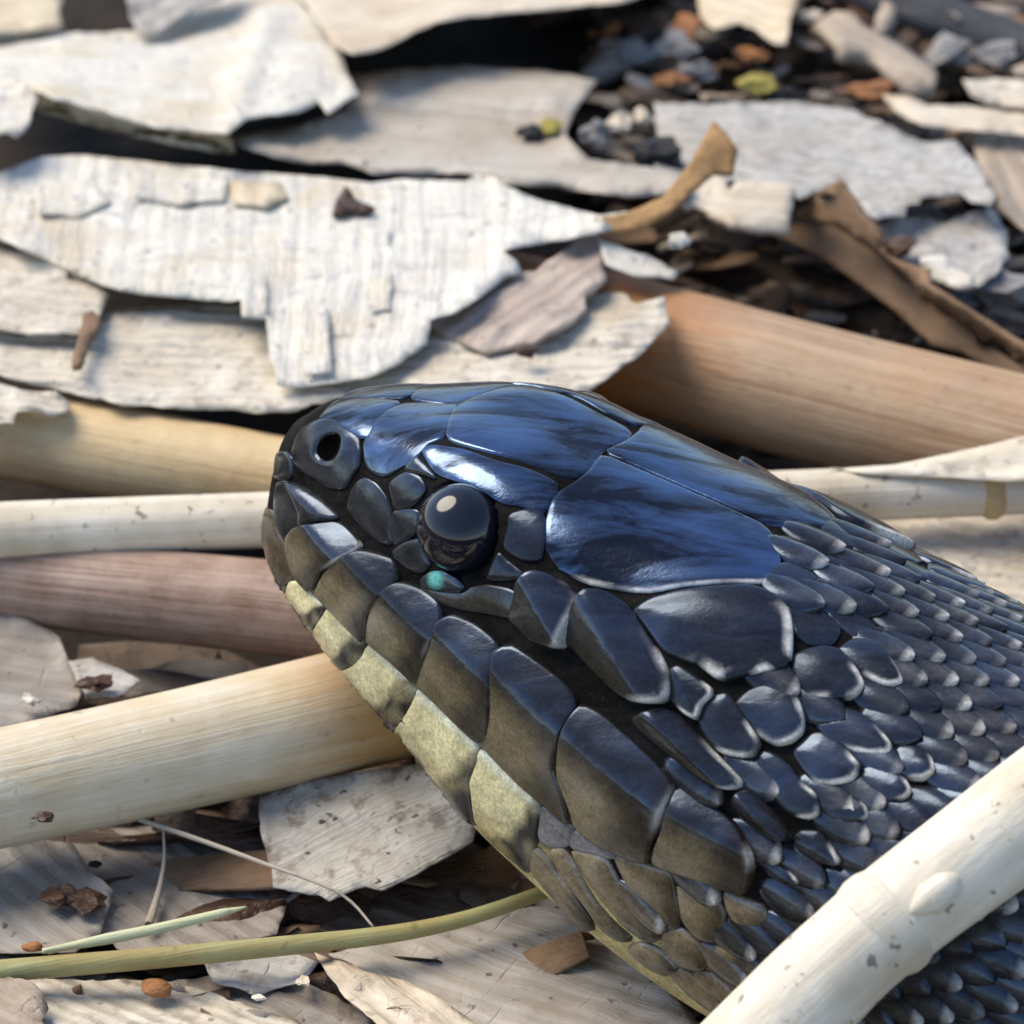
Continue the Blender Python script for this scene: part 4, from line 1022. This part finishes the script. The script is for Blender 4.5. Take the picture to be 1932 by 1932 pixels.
FACET = {'upper': (.14, .31), 'cheek': (.15, .42), 'upfront': (.04, .4)}
RISE = {'cheek': (.014, .02, 7, .02), 'dark': (.01, .012, 7, 0), 'crown': (.006, .008, 4, 0), 'side': (.009, .012, 6, .004), 'temporal': (.016, .030, 7, .062), 'upper': (.006, .014, 5, .010), 'upfront': (.012, .045, 7, .005),
        'lower': (.022, .012, 5, .003), 'lowfront': (.010, .03, 7, 0), 'throat': (.012, .025, 6, .012), 'greylip': (.012, .015, 6, 0)}
def scale_px(kind, poly, H=.05, gap=None, n=64, name=None, W=26.0, sm=2, mirror=True, spot=None, hole=None):
    poly = np.asarray(poly, float); TRACED.append(poly)
    if gap is None: gap = {'upper': -1.0, 'upfront': -.4, 'lower': -2.4, 'lowfront': -1.0, 'throat': -2.2, 'crown': -2.4, 'temporal': -2.0, 'cheek': -2.6, 'dark': -3.0}.get(kind, -3.0)
    b = inset(resample(catmull(poly), n), gap)
    c = b.mean(0)
    if hole is None:
        pts = np.vstack([c + (b - c) * t for t in RT])
        rings = len(RT)
    else:
        hb = resample(chaikin(np.asarray(hole, float), 2), n)
        # start the hole loop at the same bearing as the outline
        a0 = math.atan2(*(b[0] - c)[::-1]); aa = np.arctan2(hb[:, 1] - hb[:, 1].mean(), hb[:, 0] - hb[:, 0].mean())
        if np.sign(np.cross(hb[1] - hb[0], hb.mean(0) - hb[0])) != np.sign(np.cross(b[1] - b[0], c - b[0])): hb = hb[::-1]; aa = aa[::-1]
        hb = np.roll(hb, -int(np.argmin(np.abs(np.angle(np.exp(1j * (aa - a0)))))), 0)
        pts = np.vstack([hb + (b - hb) * t for t in (1, .97, .93, .87, .78, .66, .54, .42, .3, .2, .08, 0)]); rings = 12
    P, Q, ok = cast(pts)
    dist = np.maximum(seg_dist(pts, b), 0); dist[:n] = 0
    inr = dist.max(); Wd = min(W, inr) if hole is None else W
    He, Hd, We, Tl = RISE[kind]; H = 1.0
    f = 1 - (1 - np.clip(dist / min(We, inr), 0, 1)) ** 2.2
    dome = 1 - (1 - np.clip(dist / inr, 0, 1)) ** 2
    Hh = f * He + dome * Hd
    if hole is not None:
        hd = seg_dist(pts, hb); Hh = Hh * np.clip(.4 + hd / 14, 0, 1); Hh[-n:] = -.06; Hh[-2 * n:-n] -= .012
    # position inside the scale along / across the lip direction
    L3 = loc(P); s_ = L3[:, 0]; d_ = L3[:, 2]
    if kind in ('upper', 'lower', 'upfront', 'cheek'):
        dl = d_ - np.interp(s_, ST[:, 0], ST[:, 7]) + (.35 * s_ if kind == 'cheek' else 0)
    else: dl = d_
    x = (s_ - s_.min()) / (np.ptp(s_) + 1e-6); y = 1 - (dl - dl.min()) / (np.ptp(dl) + 1e-6)
    if kind in ('upper', 'lower', 'upfront'):          # along and across the mouth line
        an = math.radians(float(np.interp(c[0], [520, 600, 800, 1000, 1150, 1300], [62, 50, 43, 43, 40, 27])))
        xa = pts @ np.array([math.cos(an), math.sin(an)]); ya = pts @ np.array([-math.sin(an), math.cos(an)])
        x = (xa - xa.min()) / np.ptp(xa); y = (ya - ya.min()) / np.ptp(ya)
    e = np.array([.5 + .9 * mnoise.noise(Vector(q * 5.0)) for q in P])
    if kind in FACET:
        A, yc = FACET[kind]
        up_, dn_ = y / yc, 1 - {'upper': .8, 'cheek': .95}.get(kind, .35) * (y - yc) / (1 - yc)
        Hh = Hh + A * np.clip(f * 2, 0, 1) * np.maximum(-np.log(np.exp(-9 * up_) + np.exp(-9 * dn_)) / 9, -.1)
    Hh = Hh + Tl * x * np.clip(f * 3, .0, 1) if Tl else Hh
    col = palette(kind, x, y, np.clip(dist / max(inr, 1), 0, 1), e)
    if spot is not None:
        (su, sv), sr, sc = spot; w = np.clip(1.6 - np.hypot((pts[:, 0] - su), (pts[:, 1] - sv) * .8) / sr, 0, 1)[:, None]; col = col * (1 - w) + np.array(sc) * w
    nm = name or {'crown': 'crown_scale', 'side': 'face_scale', 'temporal': 'cheek_scale', 'cheek': 'cheek_scale', 'dark': 'face_scale', 'upper': 'upper_lip_scale', 'upfront': 'upper_lip_scale', 'lower': 'lower_lip_scale',
                  'lowfront': 'lower_lip_scale', 'throat': 'throat_scale', 'greylip': 'lower_lip_scale'}[kind]
    mkscale(nm, P, Q, Hh, rings, n, H, col, lift=.012, mirror=mirror)

# --- scales on the midline (given by their near edge, mirrored across the midline)
def scale_mid(edge, H=.02, kind='crown', n=48):
    e = np.array([loc(cast([p])[0])[0][:2] for p in edge]); e[0, 1] = e[-1, 1] = 0
    TRACED.append(np.array(edge + [edge[0]], float))
    full = np.vstack([e, (e[1:-1] * np.array([1, -1]))[::-1]])
    b = resample(catmull(full), n); b = inset(b, -.028); c = b.mean(0)
    pts = np.vstack([c + (b - c) * t for t in RT])
    P = []; Q = []
    for s, l in pts:
        o = Vector(ORG + ES * s + EL * l + ED * 3); h, nn, idx, dd = bvh.ray_cast(o, Vector(-ED)); P.append(h)
        si, aj = divmod(idx, NA); Q.append(GN[si, aj])
    P = np.array(P); Q = np.array(Q)
    dist = seg_dist(pts, b); dist[:n] = 0
    f = .4 * (1 - (1 - np.clip(dist / .022, 0, 1)) ** 2.2) + .6 * (1 - (1 - np.clip(dist / .3, 0, 1)) ** 2)
    col = palette(kind, f * 0 + .5, f * 0, f, f)
    mkscale("crown_scale", P, Q, f, len(RT), n, H, col, lift=.012, mirror=False)

scale_mid([(866, 768), (848, 826), (920, 850), (1000, 872), (1076, 903), (1108, 885), (1136, 850)])          # frontal
def scale_top(poly, H=.022, n=56):
    """paired crown plate: its inner edge runs along the midline"""
    TRACED.append(np.array(poly, float))
    e = loc(cast(catmull(poly, 4))[0])[:, :2]; e[:, 1] = np.maximum(e[:, 1], .010)
    b = resample(e, n); c = b.mean(0); c = c; b = inset(b, -.012); b[:, 1] = np.maximum(b[:, 1], .010)
    pts = np.vstack([c + (b - c) * t for t in RT]); P = []; Q = []
    for s, l in pts:
        h, nn, idx, dd = bvh.ray_cast(Vector(ORG + ES * s + EL * l + ED * 3), Vector(-ED)); P.append(h)
        si, aj = divmod(idx, NA); Q.append(GN[si, aj])
    P = np.array(P); Q = np.array(Q); dist = seg_dist(pts, b); dist[:n] = 0
    f = .4 * (1 - (1 - np.clip(dist / .022, 0, 1)) ** 2.2) + .6 * (1 - (1 - np.clip(dist / .35, 0, 1)) ** 2)
    col = palette('crown', f, f, f, f)
    w = np.clip((.035 - dist) / .02, 0, 1) * np.clip((pts[:, 1] - .45) / .2, 0, 1) * np.clip((pts[:, 0] - 3.05) / .15, 0, 1) * np.array([np.clip(.75 + 1.2 * mnoise.noise(Vector(q * 4.)), 0, 1) for q in P]); col = col + (PALE - col) * (w * .85)[:, None]
    mkscale("crown_scale", P, Q, f, len(RT), n, H, col, lift=.014)
S = scale_px
# crown
S('crown', z('1', [(640, 372), (760, 350), (900, 352), (1055, 376), (960, 440), (890, 510), (850, 590), (790, 605), (700, 540), (620, 490), (530, 485), (570, 430)]), H=.04)
S('crown', z('1', [(1075, 388), (1200, 382), (1350, 390), (1440, 396), (1430, 450), (1350, 590), (1240, 640), (1150, 740), (1050, 800), (960, 850), (870, 820), (830, 760), (825, 640), (850, 590), (890, 510), (960, 440)]), H=.045)
S('crown', z('2', [(150, 690), (210, 660), (420, 690), (620, 760), (850, 820), (1030, 910), (1010, 1000), (930, 1110), (800, 1050), (680, 1030), (560, 960), (450, 900), (360, 880), (240, 830)]), H=.05)
scale_top([(1085, 912), (1112, 890), (1140, 858), (1230, 880), (1330, 925), (1430, 985), (1470, 1030), (1470, 1075), (1457, 1100), (1380, 1099), (1290, 1106), (1230, 1116), (1180, 1113), (1110, 1099), (1055, 1071), (1034, 1040), (1030, 990), (1045, 940)])
# nose and face
NOS = z('H', [(345, 298), (372, 288), (388, 302), (378, 350), (352, 382), (322, 382), (306, 352), (320, 315)])
S('side', z('1', [(430, 545), (520, 495), (620, 495), (700, 545), (785, 615), (792, 760), (745, 845), (690, 930), (600, 922), (520, 872), (440, 830), (370, 765), (355, 690), (385, 600)]), hole=NOS, spot=(z('H', [(398, 372)])[0], 9, (.003, .003, .003)))  # black spot paints the shade of a second recess behind the nostril
MB = bpy.data.materials.new("nostril_black"); MB.use_nodes = True
pb = MB.node_tree.nodes["Principled BSDF"]; pb.inputs["Base Color"].default_value = (.002, .002, .002, 1); pb.inputs["Roughness"].default_value = 1; pb.inputs["Specular IOR Level"].default_value = 0  # matte black bowl carries the nostril's inner shade in its colour
hb = inset(resample(catmull(NOS), 24), -3.0); hc = hb.mean(0); hp = np.vstack([hc + (hb - hc) * t for t in (1, .7, .35, .05)])
HP, HQ, _ = cast(hp); HV = HP + HQ * np.repeat([.014, -.01, -.04, -.05], 24)[:, None]
HF = [[r * 24 + j, r * 24 + (j + 1) % 24, (r + 1) * 24 + (j + 1) % 24, (r + 1) * 24 + j] for r in range(3) for j in range(24)] + [[72 + j for j in range(24)]]
for sg in (1, -1):
    q = loc(HV) * np.array([1, sg, 1]); link_mesh("nostril", unloc(q), HF if sg > 0 else [f[::-1] for f in HF], MB, parent=SN)
S('side', z('1', [(250, 720), (300, 700), (345, 740), (340, 850), (290, 872), (240, 850)]), H=.03)
S('side', z('H', [(150, 480), (188, 472), (213, 530), (238, 590), (234, 650), (192, 700), (155, 660), (140, 570)]))
S('side', z('1', [(1160, 735), (1210, 775), (1290, 865), (1200, 835), (1095, 812)]), H=.03)
S('side', z('1', [(830, 872), (900, 908), (960, 985), (1002, 1090), (997, 1200), (1003, 1295), (930, 1278), (850, 1212), (770, 1132), (722, 1060), (742, 960), (780, 898)]), H=.06)
S('side', z('1', [(1000, 900), (1100, 835), (1190, 865), (1225, 935), (1180, 1010), (1110, 1060), (1030, 1060), (1010, 980)]), H=.04)
S('side', z('1', [(1020, 1095), (1110, 1075), (1180, 1090), (1175, 1190), (1110, 1265), (1030, 1300), (1008, 1200)]), H=.04)
S('side', z('1', [(1020, 1350), (1100, 1290), (1190, 1275), (1225, 1360), (1250, 1430), (1200, 1482), (1120, 1462), (1050, 1405)]), H=.05)
S('side', z('1', [(1195, 1545), (1260, 1490), (1350, 1490), (1430, 1530), (1475, 1580), (1440, 1615), (1330, 1612), (1240, 1595)]), H=.045, spot=(z('1', [(1308, 1525)])[0], 12, (.10, .42, .36)))
S('side', z('1', [(1640, 1510), (1700, 1365), (1760, 1410), (1875, 1505), (1780, 1530), (1660, 1530)]), H=.05)
S('side', z('2', [(730, 1115), (830, 1085), (935, 1110), (955, 1200), (945, 1330), (922, 1400), (830, 1405), (740, 1365), (690, 1310), (712, 1220)]), H=.06)
# upper lip
S('upfront', z('H', [(190, 470), (250, 490), (320, 540), (382, 602), (370, 620), (300, 632), (245, 650), (240, 590), (215, 530)]))
S('upper', z('H', [(255, 645), (380, 622), (440, 672), (476, 722), (420, 775), (350, 815), (318, 858), (290, 898), (225, 835), (203, 740), (212, 685)]))
S('upper', z('H', [(368, 808), (480, 730), (590, 768), (622, 830), (612, 880), (560, 932), (520, 990), (502, 1060), (490, 1087), (400, 1004), (322, 924), (298, 902), (345, 835)]))
S('upper', z('H', [(545, 940), (580, 898), (625, 852), (700, 880), (772, 938), (797, 1000), (786, 1070), (752, 1130), (717, 1200), (691, 1242), (600, 1164), (500, 1084), (505, 1030), (528, 975)]))
S('upper', z('H', [(797, 1000), (832, 978), (900, 1008), (975, 1068), (1010, 1110), (1007, 1180), (1006, 1280), (991, 1370), (966, 1460), (930, 1474), (850, 1404), (760, 1314), (695, 1252), (718, 1195), (755, 1125), (786, 1065)]))
S('upper', z('H', [(1010, 1110), (1060, 1098), (1150, 1158), (1250, 1238), (1312, 1318), (1292, 1370), (1272, 1430), (1252, 1500), (1236, 1560), (1262, 1640), (1290, 1794), (1200, 1724), (1100, 1644), (1000, 1544), (940, 1474), (970, 1445), (995, 1370), (1006, 1250)]))
S('upper', z('H', [(1292, 1370), (1322, 1328), (1400, 1368), (1520, 1468), (1620, 1558), (1687, 1640), (1677, 1700), (1642, 1790), (1602, 1880), (1592, 1934), (1520, 1924), (1400, 1874), (1310, 1804), (1290, 1724), (1252, 1600), (1267, 1470)]))
S('upper', [(1278, 1487), (1302, 1486), (1357, 1522), (1400, 1561), (1428, 1608), (1425, 1640), (1409, 1684), (1340, 1662), (1285, 1645), (1236, 1627), (1240, 1598), (1260, 1560), (1274, 1515)])
# lower lip
S('lowfront', z('1', [(150, 1120), (180, 1065), (230, 1095), (255, 1185), (305, 1280), (345, 1380), (385, 1490), (335, 1560), (305, 1665), (245, 1590), (195, 1480), (160, 1330), (148, 1200)]), H=.05)
S('lower', z('4', [(140, 400), (165, 318), (225, 320), (305, 390), (402, 478), (397, 530), (352, 590), (312, 650), (285, 655), (230, 585), (170, 495), (135, 440)]), H=.05)
S('lower', z('4', [(312, 660), (400, 510), (432, 498), (522, 568), (652, 678), (672, 730), (652, 800), (562, 880), (495, 885), (400, 785), (335, 715)]), H=.05)
S('lower', z('4', [(520, 890), (600, 850), (680, 730), (722, 733), (862, 858), (982, 968), (1007, 1040), (972, 1130), (882, 1260), (822, 1320), (765, 1268), (640, 1125), (545, 975)]), H=.05)
S('lower', z('4', [(830, 1330), (930, 1180), (1010, 1022), (1062, 1038), (1202, 1188), (1392, 1378), (1402, 1460), (1345, 1620), (1362, 1750), (1385, 1915), (1290, 1850), (1150, 1715), (1010, 1555), (905, 1430)]), H=.05)
S('lower', z('6', [(132, 400), (122, 330), (172, 200), (182, 118), (302, 198), (452, 338), (562, 470), (582, 570), (562, 700), (532, 820), (505, 925), (405, 845), (260, 720), (165, 600), (142, 500)]), H=.05)
S('greylip', z('6', [(580, 565), (602, 500), (700, 558), (792, 640), (772, 742), (700, 762), (602, 742), (566, 670)]), H=.03)
S('greylip', z('6', [(800, 665), (860, 672), (962, 742), (1062, 815), (1050, 835), (940, 805), (810, 775), (782, 742)]), H=.03)
# throat
S('throat', z('6', [(515, 900), (532, 762), (622, 830), (702, 960), (802, 1090), (902, 1230), (930, 1305), (845, 1285), (725, 1160), (610, 1030)]), H=.04)
S('throat', z('6', [(642, 800), (722, 772), (792, 870), (882, 1030), (962, 1150), (1082, 1280), (1182, 1370), (1100, 1372), (982, 1292), (882, 1152), (762, 1000)]), H=.04)
S('throat', z('6', [(792, 795), (902, 805), (1002, 835), (1062, 930), (1132, 1060), (1252, 1180), (1362, 1290), (1370, 1362), (1282, 1382), (1132, 1272), (1002, 1122), (882, 962)]), H=.045)
S('throat', z('6', [(1072, 832), (1202, 852), (1322, 892), (1442, 932), (1472, 1060), (1502, 1200), (1482, 1292), (1402, 1282), (1282, 1162), (1162, 1022)]), H=.05)
S('throat', z('6', [(1482, 972), (1602, 1002), (1722, 1062), (1792, 1182), (1802, 1292), (1742, 1382), (1622, 1362), (1512, 1232)]), H=.05)
S('throat', z('6', [(1792, 1062), (1932, 1102), (2052, 1152), (2092, 1242), (2002, 1302), (1882, 1272), (1812, 1182)]), H=.05)
S('throat', z('6', [(1392, 1322), (1502, 1302), (1622, 1392), (1692, 1502), (1642, 1572), (1502, 1542), (1382, 1432)]), H=.045)
S('throat', z('6', [(1732, 1422), (1822, 1392), (1922, 1422), (1962, 1502), (1882, 1572), (1782, 1532)]), H=.045)
S('throat', z('6', [(1200, 1400), (1290, 1400), (1380, 1450), (1480, 1560), (1400, 1600), (1270, 1540), (1160, 1440)]), H=.04)
# cheek and temple
S('dark', z('H', [(705, 872), (760, 890), (860, 905), (905, 880), (960, 872), (1045, 890), (1090, 930), (1045, 990), (960, 975), (880, 962), (790, 940)]))
S('cheek', z('H', [(1095, 862), (1140, 820), (1200, 830), (1290, 890), (1307, 930), (1292, 990), (1265, 1080), (1252, 1112), (1150, 1084), (1060, 1014), (1042, 990), (1082, 920)]))
S('cheek', z('H', [(1300, 960), (1340, 900), (1410, 898), (1500, 948), (1560, 1038), (1620, 1128), (1662, 1220), (1667, 1290), (1642, 1322), (1550, 1322), (1470, 1284), (1380, 1204), (1290, 1114), (1262, 1092), (1290, 1000)]))
S('temporal', z('5', [(840, 330), (950, 258), (1150, 208), (1400, 188), (1600, 188), (1750, 248), (1852, 350), (1882, 500), (1862, 702), (1702, 752), (1552, 772), (1450, 802), (1370, 772), (1250, 682), (1120, 642), (1030, 592), (960, 502), (880, 392)]), H=.06, n=56)
S('temporal', z('5', [(1080, 720), (1140, 698), (1250, 768), (1352, 850), (1357, 900), (1292, 962), (1262, 1052), (1182, 1012), (1092, 932), (1070, 852)]), H=.07)
S('cheek', z('5', [(830, 1062), (900, 1018), (1050, 978), (1122, 1008), (1252, 1138), (1402, 1298), (1572, 1462), (1542, 1502), (1450, 1502), (1300, 1432), (1150, 1322), (980, 1192)]), H=.09, W=30)
S('temporal', z('5', [(1270, 1072), (1330, 920), (1450, 878), (1520, 958), (1592, 1068), (1672, 1200), (1642, 1292), (1562, 1302), (1430, 1272), (1340, 1202)]), H=.08)
S('temporal', z('5', [(1500, 962), (1600, 858), (1750, 818), (1882, 868), (1934, 950), (1962, 1050), (1952, 1142), (1882, 1202), (1782, 1222), (1680, 1172), (1600, 1082)]), H=.08)
S('cheek', z('5', [(1490, 1612), (1560, 1528), (1622, 1518), (1702, 1588), (1802, 1698), (1884, 1802), (1862, 1832), (1782, 1832), (1650, 1762), (1550, 1692)]), H=.08)
S('temporal', z('7', [(300, 382), (340, 288), (420, 298), (520, 368), (602, 478), (692, 558), (702, 662), (640, 692), (520, 662), (420, 562), (340, 472)]), H=.08)
S('temporal', z('7', [(550, 792), (600, 758), (700, 768), (772, 848), (834, 952), (800, 972), (700, 952), (600, 902), (550, 852)]), H=.07)
S('temporal', z('7', [(330, 930), (430, 938), (530, 998), (597, 1077), (520, 1082), (400, 1022)]), H=.06)
S('temporal', z('7', [(720, 580), (800, 538), (900, 558), (982, 618), (1002, 692), (900, 722), (780, 702), (720, 652)]), H=.07)
S('temporal', z('7', [(540, 292), (640, 188), (720, 178), (822, 238), (902, 328), (952, 392), (902, 472), (780, 492), (680, 482), (600, 402)]), H=.08)
S('temporal', z('7', [(680, 140), (760, 48), (860, 28), (962, 78), (1062, 168), (1132, 262), (1112, 312), (1000, 312), (880, 282), (760, 212)]), H=.08)
S('temporal', z('7', [(930, 432), (1000, 368), (1100, 398), (1202, 448), (1254, 532), (1202, 592), (1050, 592), (960, 542)]), H=.07)
S('temporal', z('7', [(1120, 332), (1180, 258), (1290, 268), (1372, 338), (1392, 422), (1322, 462), (1220, 452), (1140, 402)]), H=.07)
S('temporal', z('3', [(780, 1282), (900, 1248), (1000, 1268), (1082, 1368), (1124, 1452), (1080, 1502), (950, 1514), (850, 1502), (790, 1432), (760, 1342)]), H=.06)
S('temporal', z('3', [(990, 1272), (1080, 1208), (1202, 1248), (1272, 1348), (1314, 1442), (1230, 1452), (1120, 1392)]), H=.05)
S('side', z('3', [(740, 1042), (830, 1018), (932, 1078), (1002, 1160), (962, 1232), (850, 1228), (780, 1172)]), H=.05)
S('side', z('3', [(940, 1072), (1050, 1058), (1152, 1108), (1204, 1202), (1120, 1222), (1010, 1142)]), H=.05)
S('side', z('3', [(650, 852), (740, 828), (852, 858), (904, 932), (884, 992), (760, 962), (660, 912)]), H=.05)
S('side', z('3', [(910, 792), (1000, 768), (1122, 788), (1244, 872), (1180, 912), (1050, 912), (950, 862)]), H=.05)

# --- neck and body scales: staggered rows of overlapping keeled scales
NROW = 42
def neck_scale_geo(s0, a0, Ls, wa, near):
    U = np.array([0, .12, .3, .5, .68, .82, .92, .98, 1.0]); hw = np.array([.30, .62, .9, 1.0, .98, .82, .55, .28, .08]) * .5
    K = np.array([-1, -.8, -.45, 0, .45, .8, 1.0])
    s, a, h, x, kk = [], [], [], [], []
    for u, w in zip(U, hw):
        for q in K:
            s.append(s0 + Ls * (u - .5) ); a.append(a0 + wa * w * q * 1.16); x.append(u); kk.append(q)
            edge = 1 - abs(q) ** 3
            h.append(.004 + (.016 + .082 * u) * edge ** .7 + .018 * math.exp(-(q / .16) ** 2) * math.sin(math.pi * min(u * 1.1, 1)) - (.05 if u == 1 else 0) * .0)
    s, a, h, x, kk = map(np.array, (s, a, h, x, kk))
    P, Q = surf(s, a)
    V = P + Q * h[:, None]
    nu, nk = len(U), len(K); Fc = []
    for i in range(nu - 1):
        for j in range(nk - 1):
            A = i * nk + j; Fc.append([A, A + 1, A + nk + 1, A + nk])
    # skirt down to the skin
    rim = [j for j in range(nk)] + [i * nk + nk - 1 for i in range(1, nu)] + [(nu - 1) * nk + j for j in range(nk - 2, -1, -1)] + [i * nk for i in range(nu - 2, 0, -1)]
    b = len(V); sk = P[rim] - Q[rim] * .03; V = np.vstack([V, sk]); m = len(rim)
    for i in range(m): Fc.append([rim[(i + 1) % m], rim[i], b + i, b + (i + 1) % m])
    a_, b_, c_ = V[Fc[10][0]], V[Fc[10][1]], V[Fc[10][2]]
    if np.cross(b_ - a_, c_ - a_) @ Q[20] < 0: Fc = [f[::-1] for f in Fc]
    e = np.array([.5 + .8 * mnoise.noise(Vector(p * 3.0)) for p in P])
    col = np.tile(np.array([.013, .013, .015]), (len(P), 1))
    low = np.clip((abs(((a + .5) % 1) - .5) - .27) / .09, 0, 1)[:, None]; col = col * (1 - low) + np.array([.23, .165, .078]) * low
    rimk = np.clip((x - .86) / .08, 0, 1) * np.clip(e * 3 - 1.0, 0, 1) * (.3 + .7 * (abs(kk) < .9)); col = col + (np.array([.52, .50, .46]) - col) * (rimk * .85)[:, None]
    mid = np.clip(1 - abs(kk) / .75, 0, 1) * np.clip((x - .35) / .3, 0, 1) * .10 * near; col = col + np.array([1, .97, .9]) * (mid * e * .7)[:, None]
    C = np.vstack([col, col[rim] * .4])  # skirts coloured darker as shade between the overlapping scales
    return V, Fc, C

slots = []
s = 3.4; row = 0
while s < 19.0:
    Ls = float(np.interp(s, [3.5, 4.6, 5.6, 7, 9, 19], [.40, .42, .40, .37, .36, .45]))
    for c in range(NROW):
        a = (c + (.5 if row % 2 else 0)) / NROW
        aa = ((a + .5) % 1) - .5
        if abs(aa) > (.335 if s < 6.5 else .37): continue
        slots.append((s, aa, Ls * 1.36, 1.0 / NROW))
    s += Ls * .5; row += 1
P0, Q0 = surf(np.array([q[0] for q in slots]), np.array([q[1] for q in slots]))
px0 = to_px(P0)
occ = np.zeros(len(slots), bool); Lc = loc(P0)
Pm = unloc(Lc * np.array([1, -1, 1])); pxm = to_px(Pm)
for poly in TRACED:
    c = poly.mean(0); big = c + (poly - c) * 1.04
    near = np.array([q[1] >= 0 for q in slots])
    occ |= np.where(near, inside(big, px0[:, :2]), inside(big, pxm[:, :2])) & (P0 @ _z > -99)
# only the stretch behind the traced head plates
smin = np.array([np.interp(abs(q[1]), [0, .05, .1, .15, .2, .26, .32, .42], [4.35, 4.55, 4.75, 4.4, 4.5, 4.4, 4.2, 3.6]) for q in slots])
vis = []
for i, (s, a, Ls, wa) in enumerate(slots):
    if occ[i] or s < smin[i]: continue
    facing = Q0[i] @ (EYE - P0[i]) > 0
    inframe = -40 < px0[i, 0] < 1972 and -40 < px0[i, 1] < 1972
    vis.append((0 if (facing and inframe) else 1, i))
single = [i for f_, i in vis if f_ == 0]; rest = [i for f_, i in vis if f_ == 1]
single.sort(key=lambda i: -(Q0[i] @ (EYE - P0[i])))
rest = single[300:] + rest; single = single[:300]
for i in single:
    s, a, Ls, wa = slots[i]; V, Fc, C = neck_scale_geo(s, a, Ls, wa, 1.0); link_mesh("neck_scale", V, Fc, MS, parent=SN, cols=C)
Vs, Fs, Cs, b = [], [], [], 0
for i in rest:
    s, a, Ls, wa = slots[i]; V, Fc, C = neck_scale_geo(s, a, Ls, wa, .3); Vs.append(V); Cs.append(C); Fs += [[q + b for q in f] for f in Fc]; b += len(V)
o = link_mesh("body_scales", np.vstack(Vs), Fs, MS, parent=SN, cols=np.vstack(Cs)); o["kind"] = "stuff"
print("traced", len(TRACED), "single", len(single), "rest", len(rest))

# ------------------------------------------------------------------ groups of repeated things
for o in bpy.data.objects:
    if o.parent is None and "label" in o.keys() and "group" not in o.keys():
        n_ = o.name.split('.')[0]
        grp = {"dry_leaf": "dead leaves of the litter", "reed_stalk": "dead reed stalks in the litter", "soil_lump": "lumps and clods on the soil", "soil_clod": "lumps and clods on the soil",
               "seed": "seeds on the litter", "crumb": "crumbs on the litter", "leaf_scrap": "small leaf scraps", "root_fibre": "root fibres", "curled_sheath": "curled leaf sheaths",
               "speck": "specks on the litter", "pebble": "small pebbles", "fungus": "fungus pieces"}.get(n_)
        if grp: o["group"] = grp
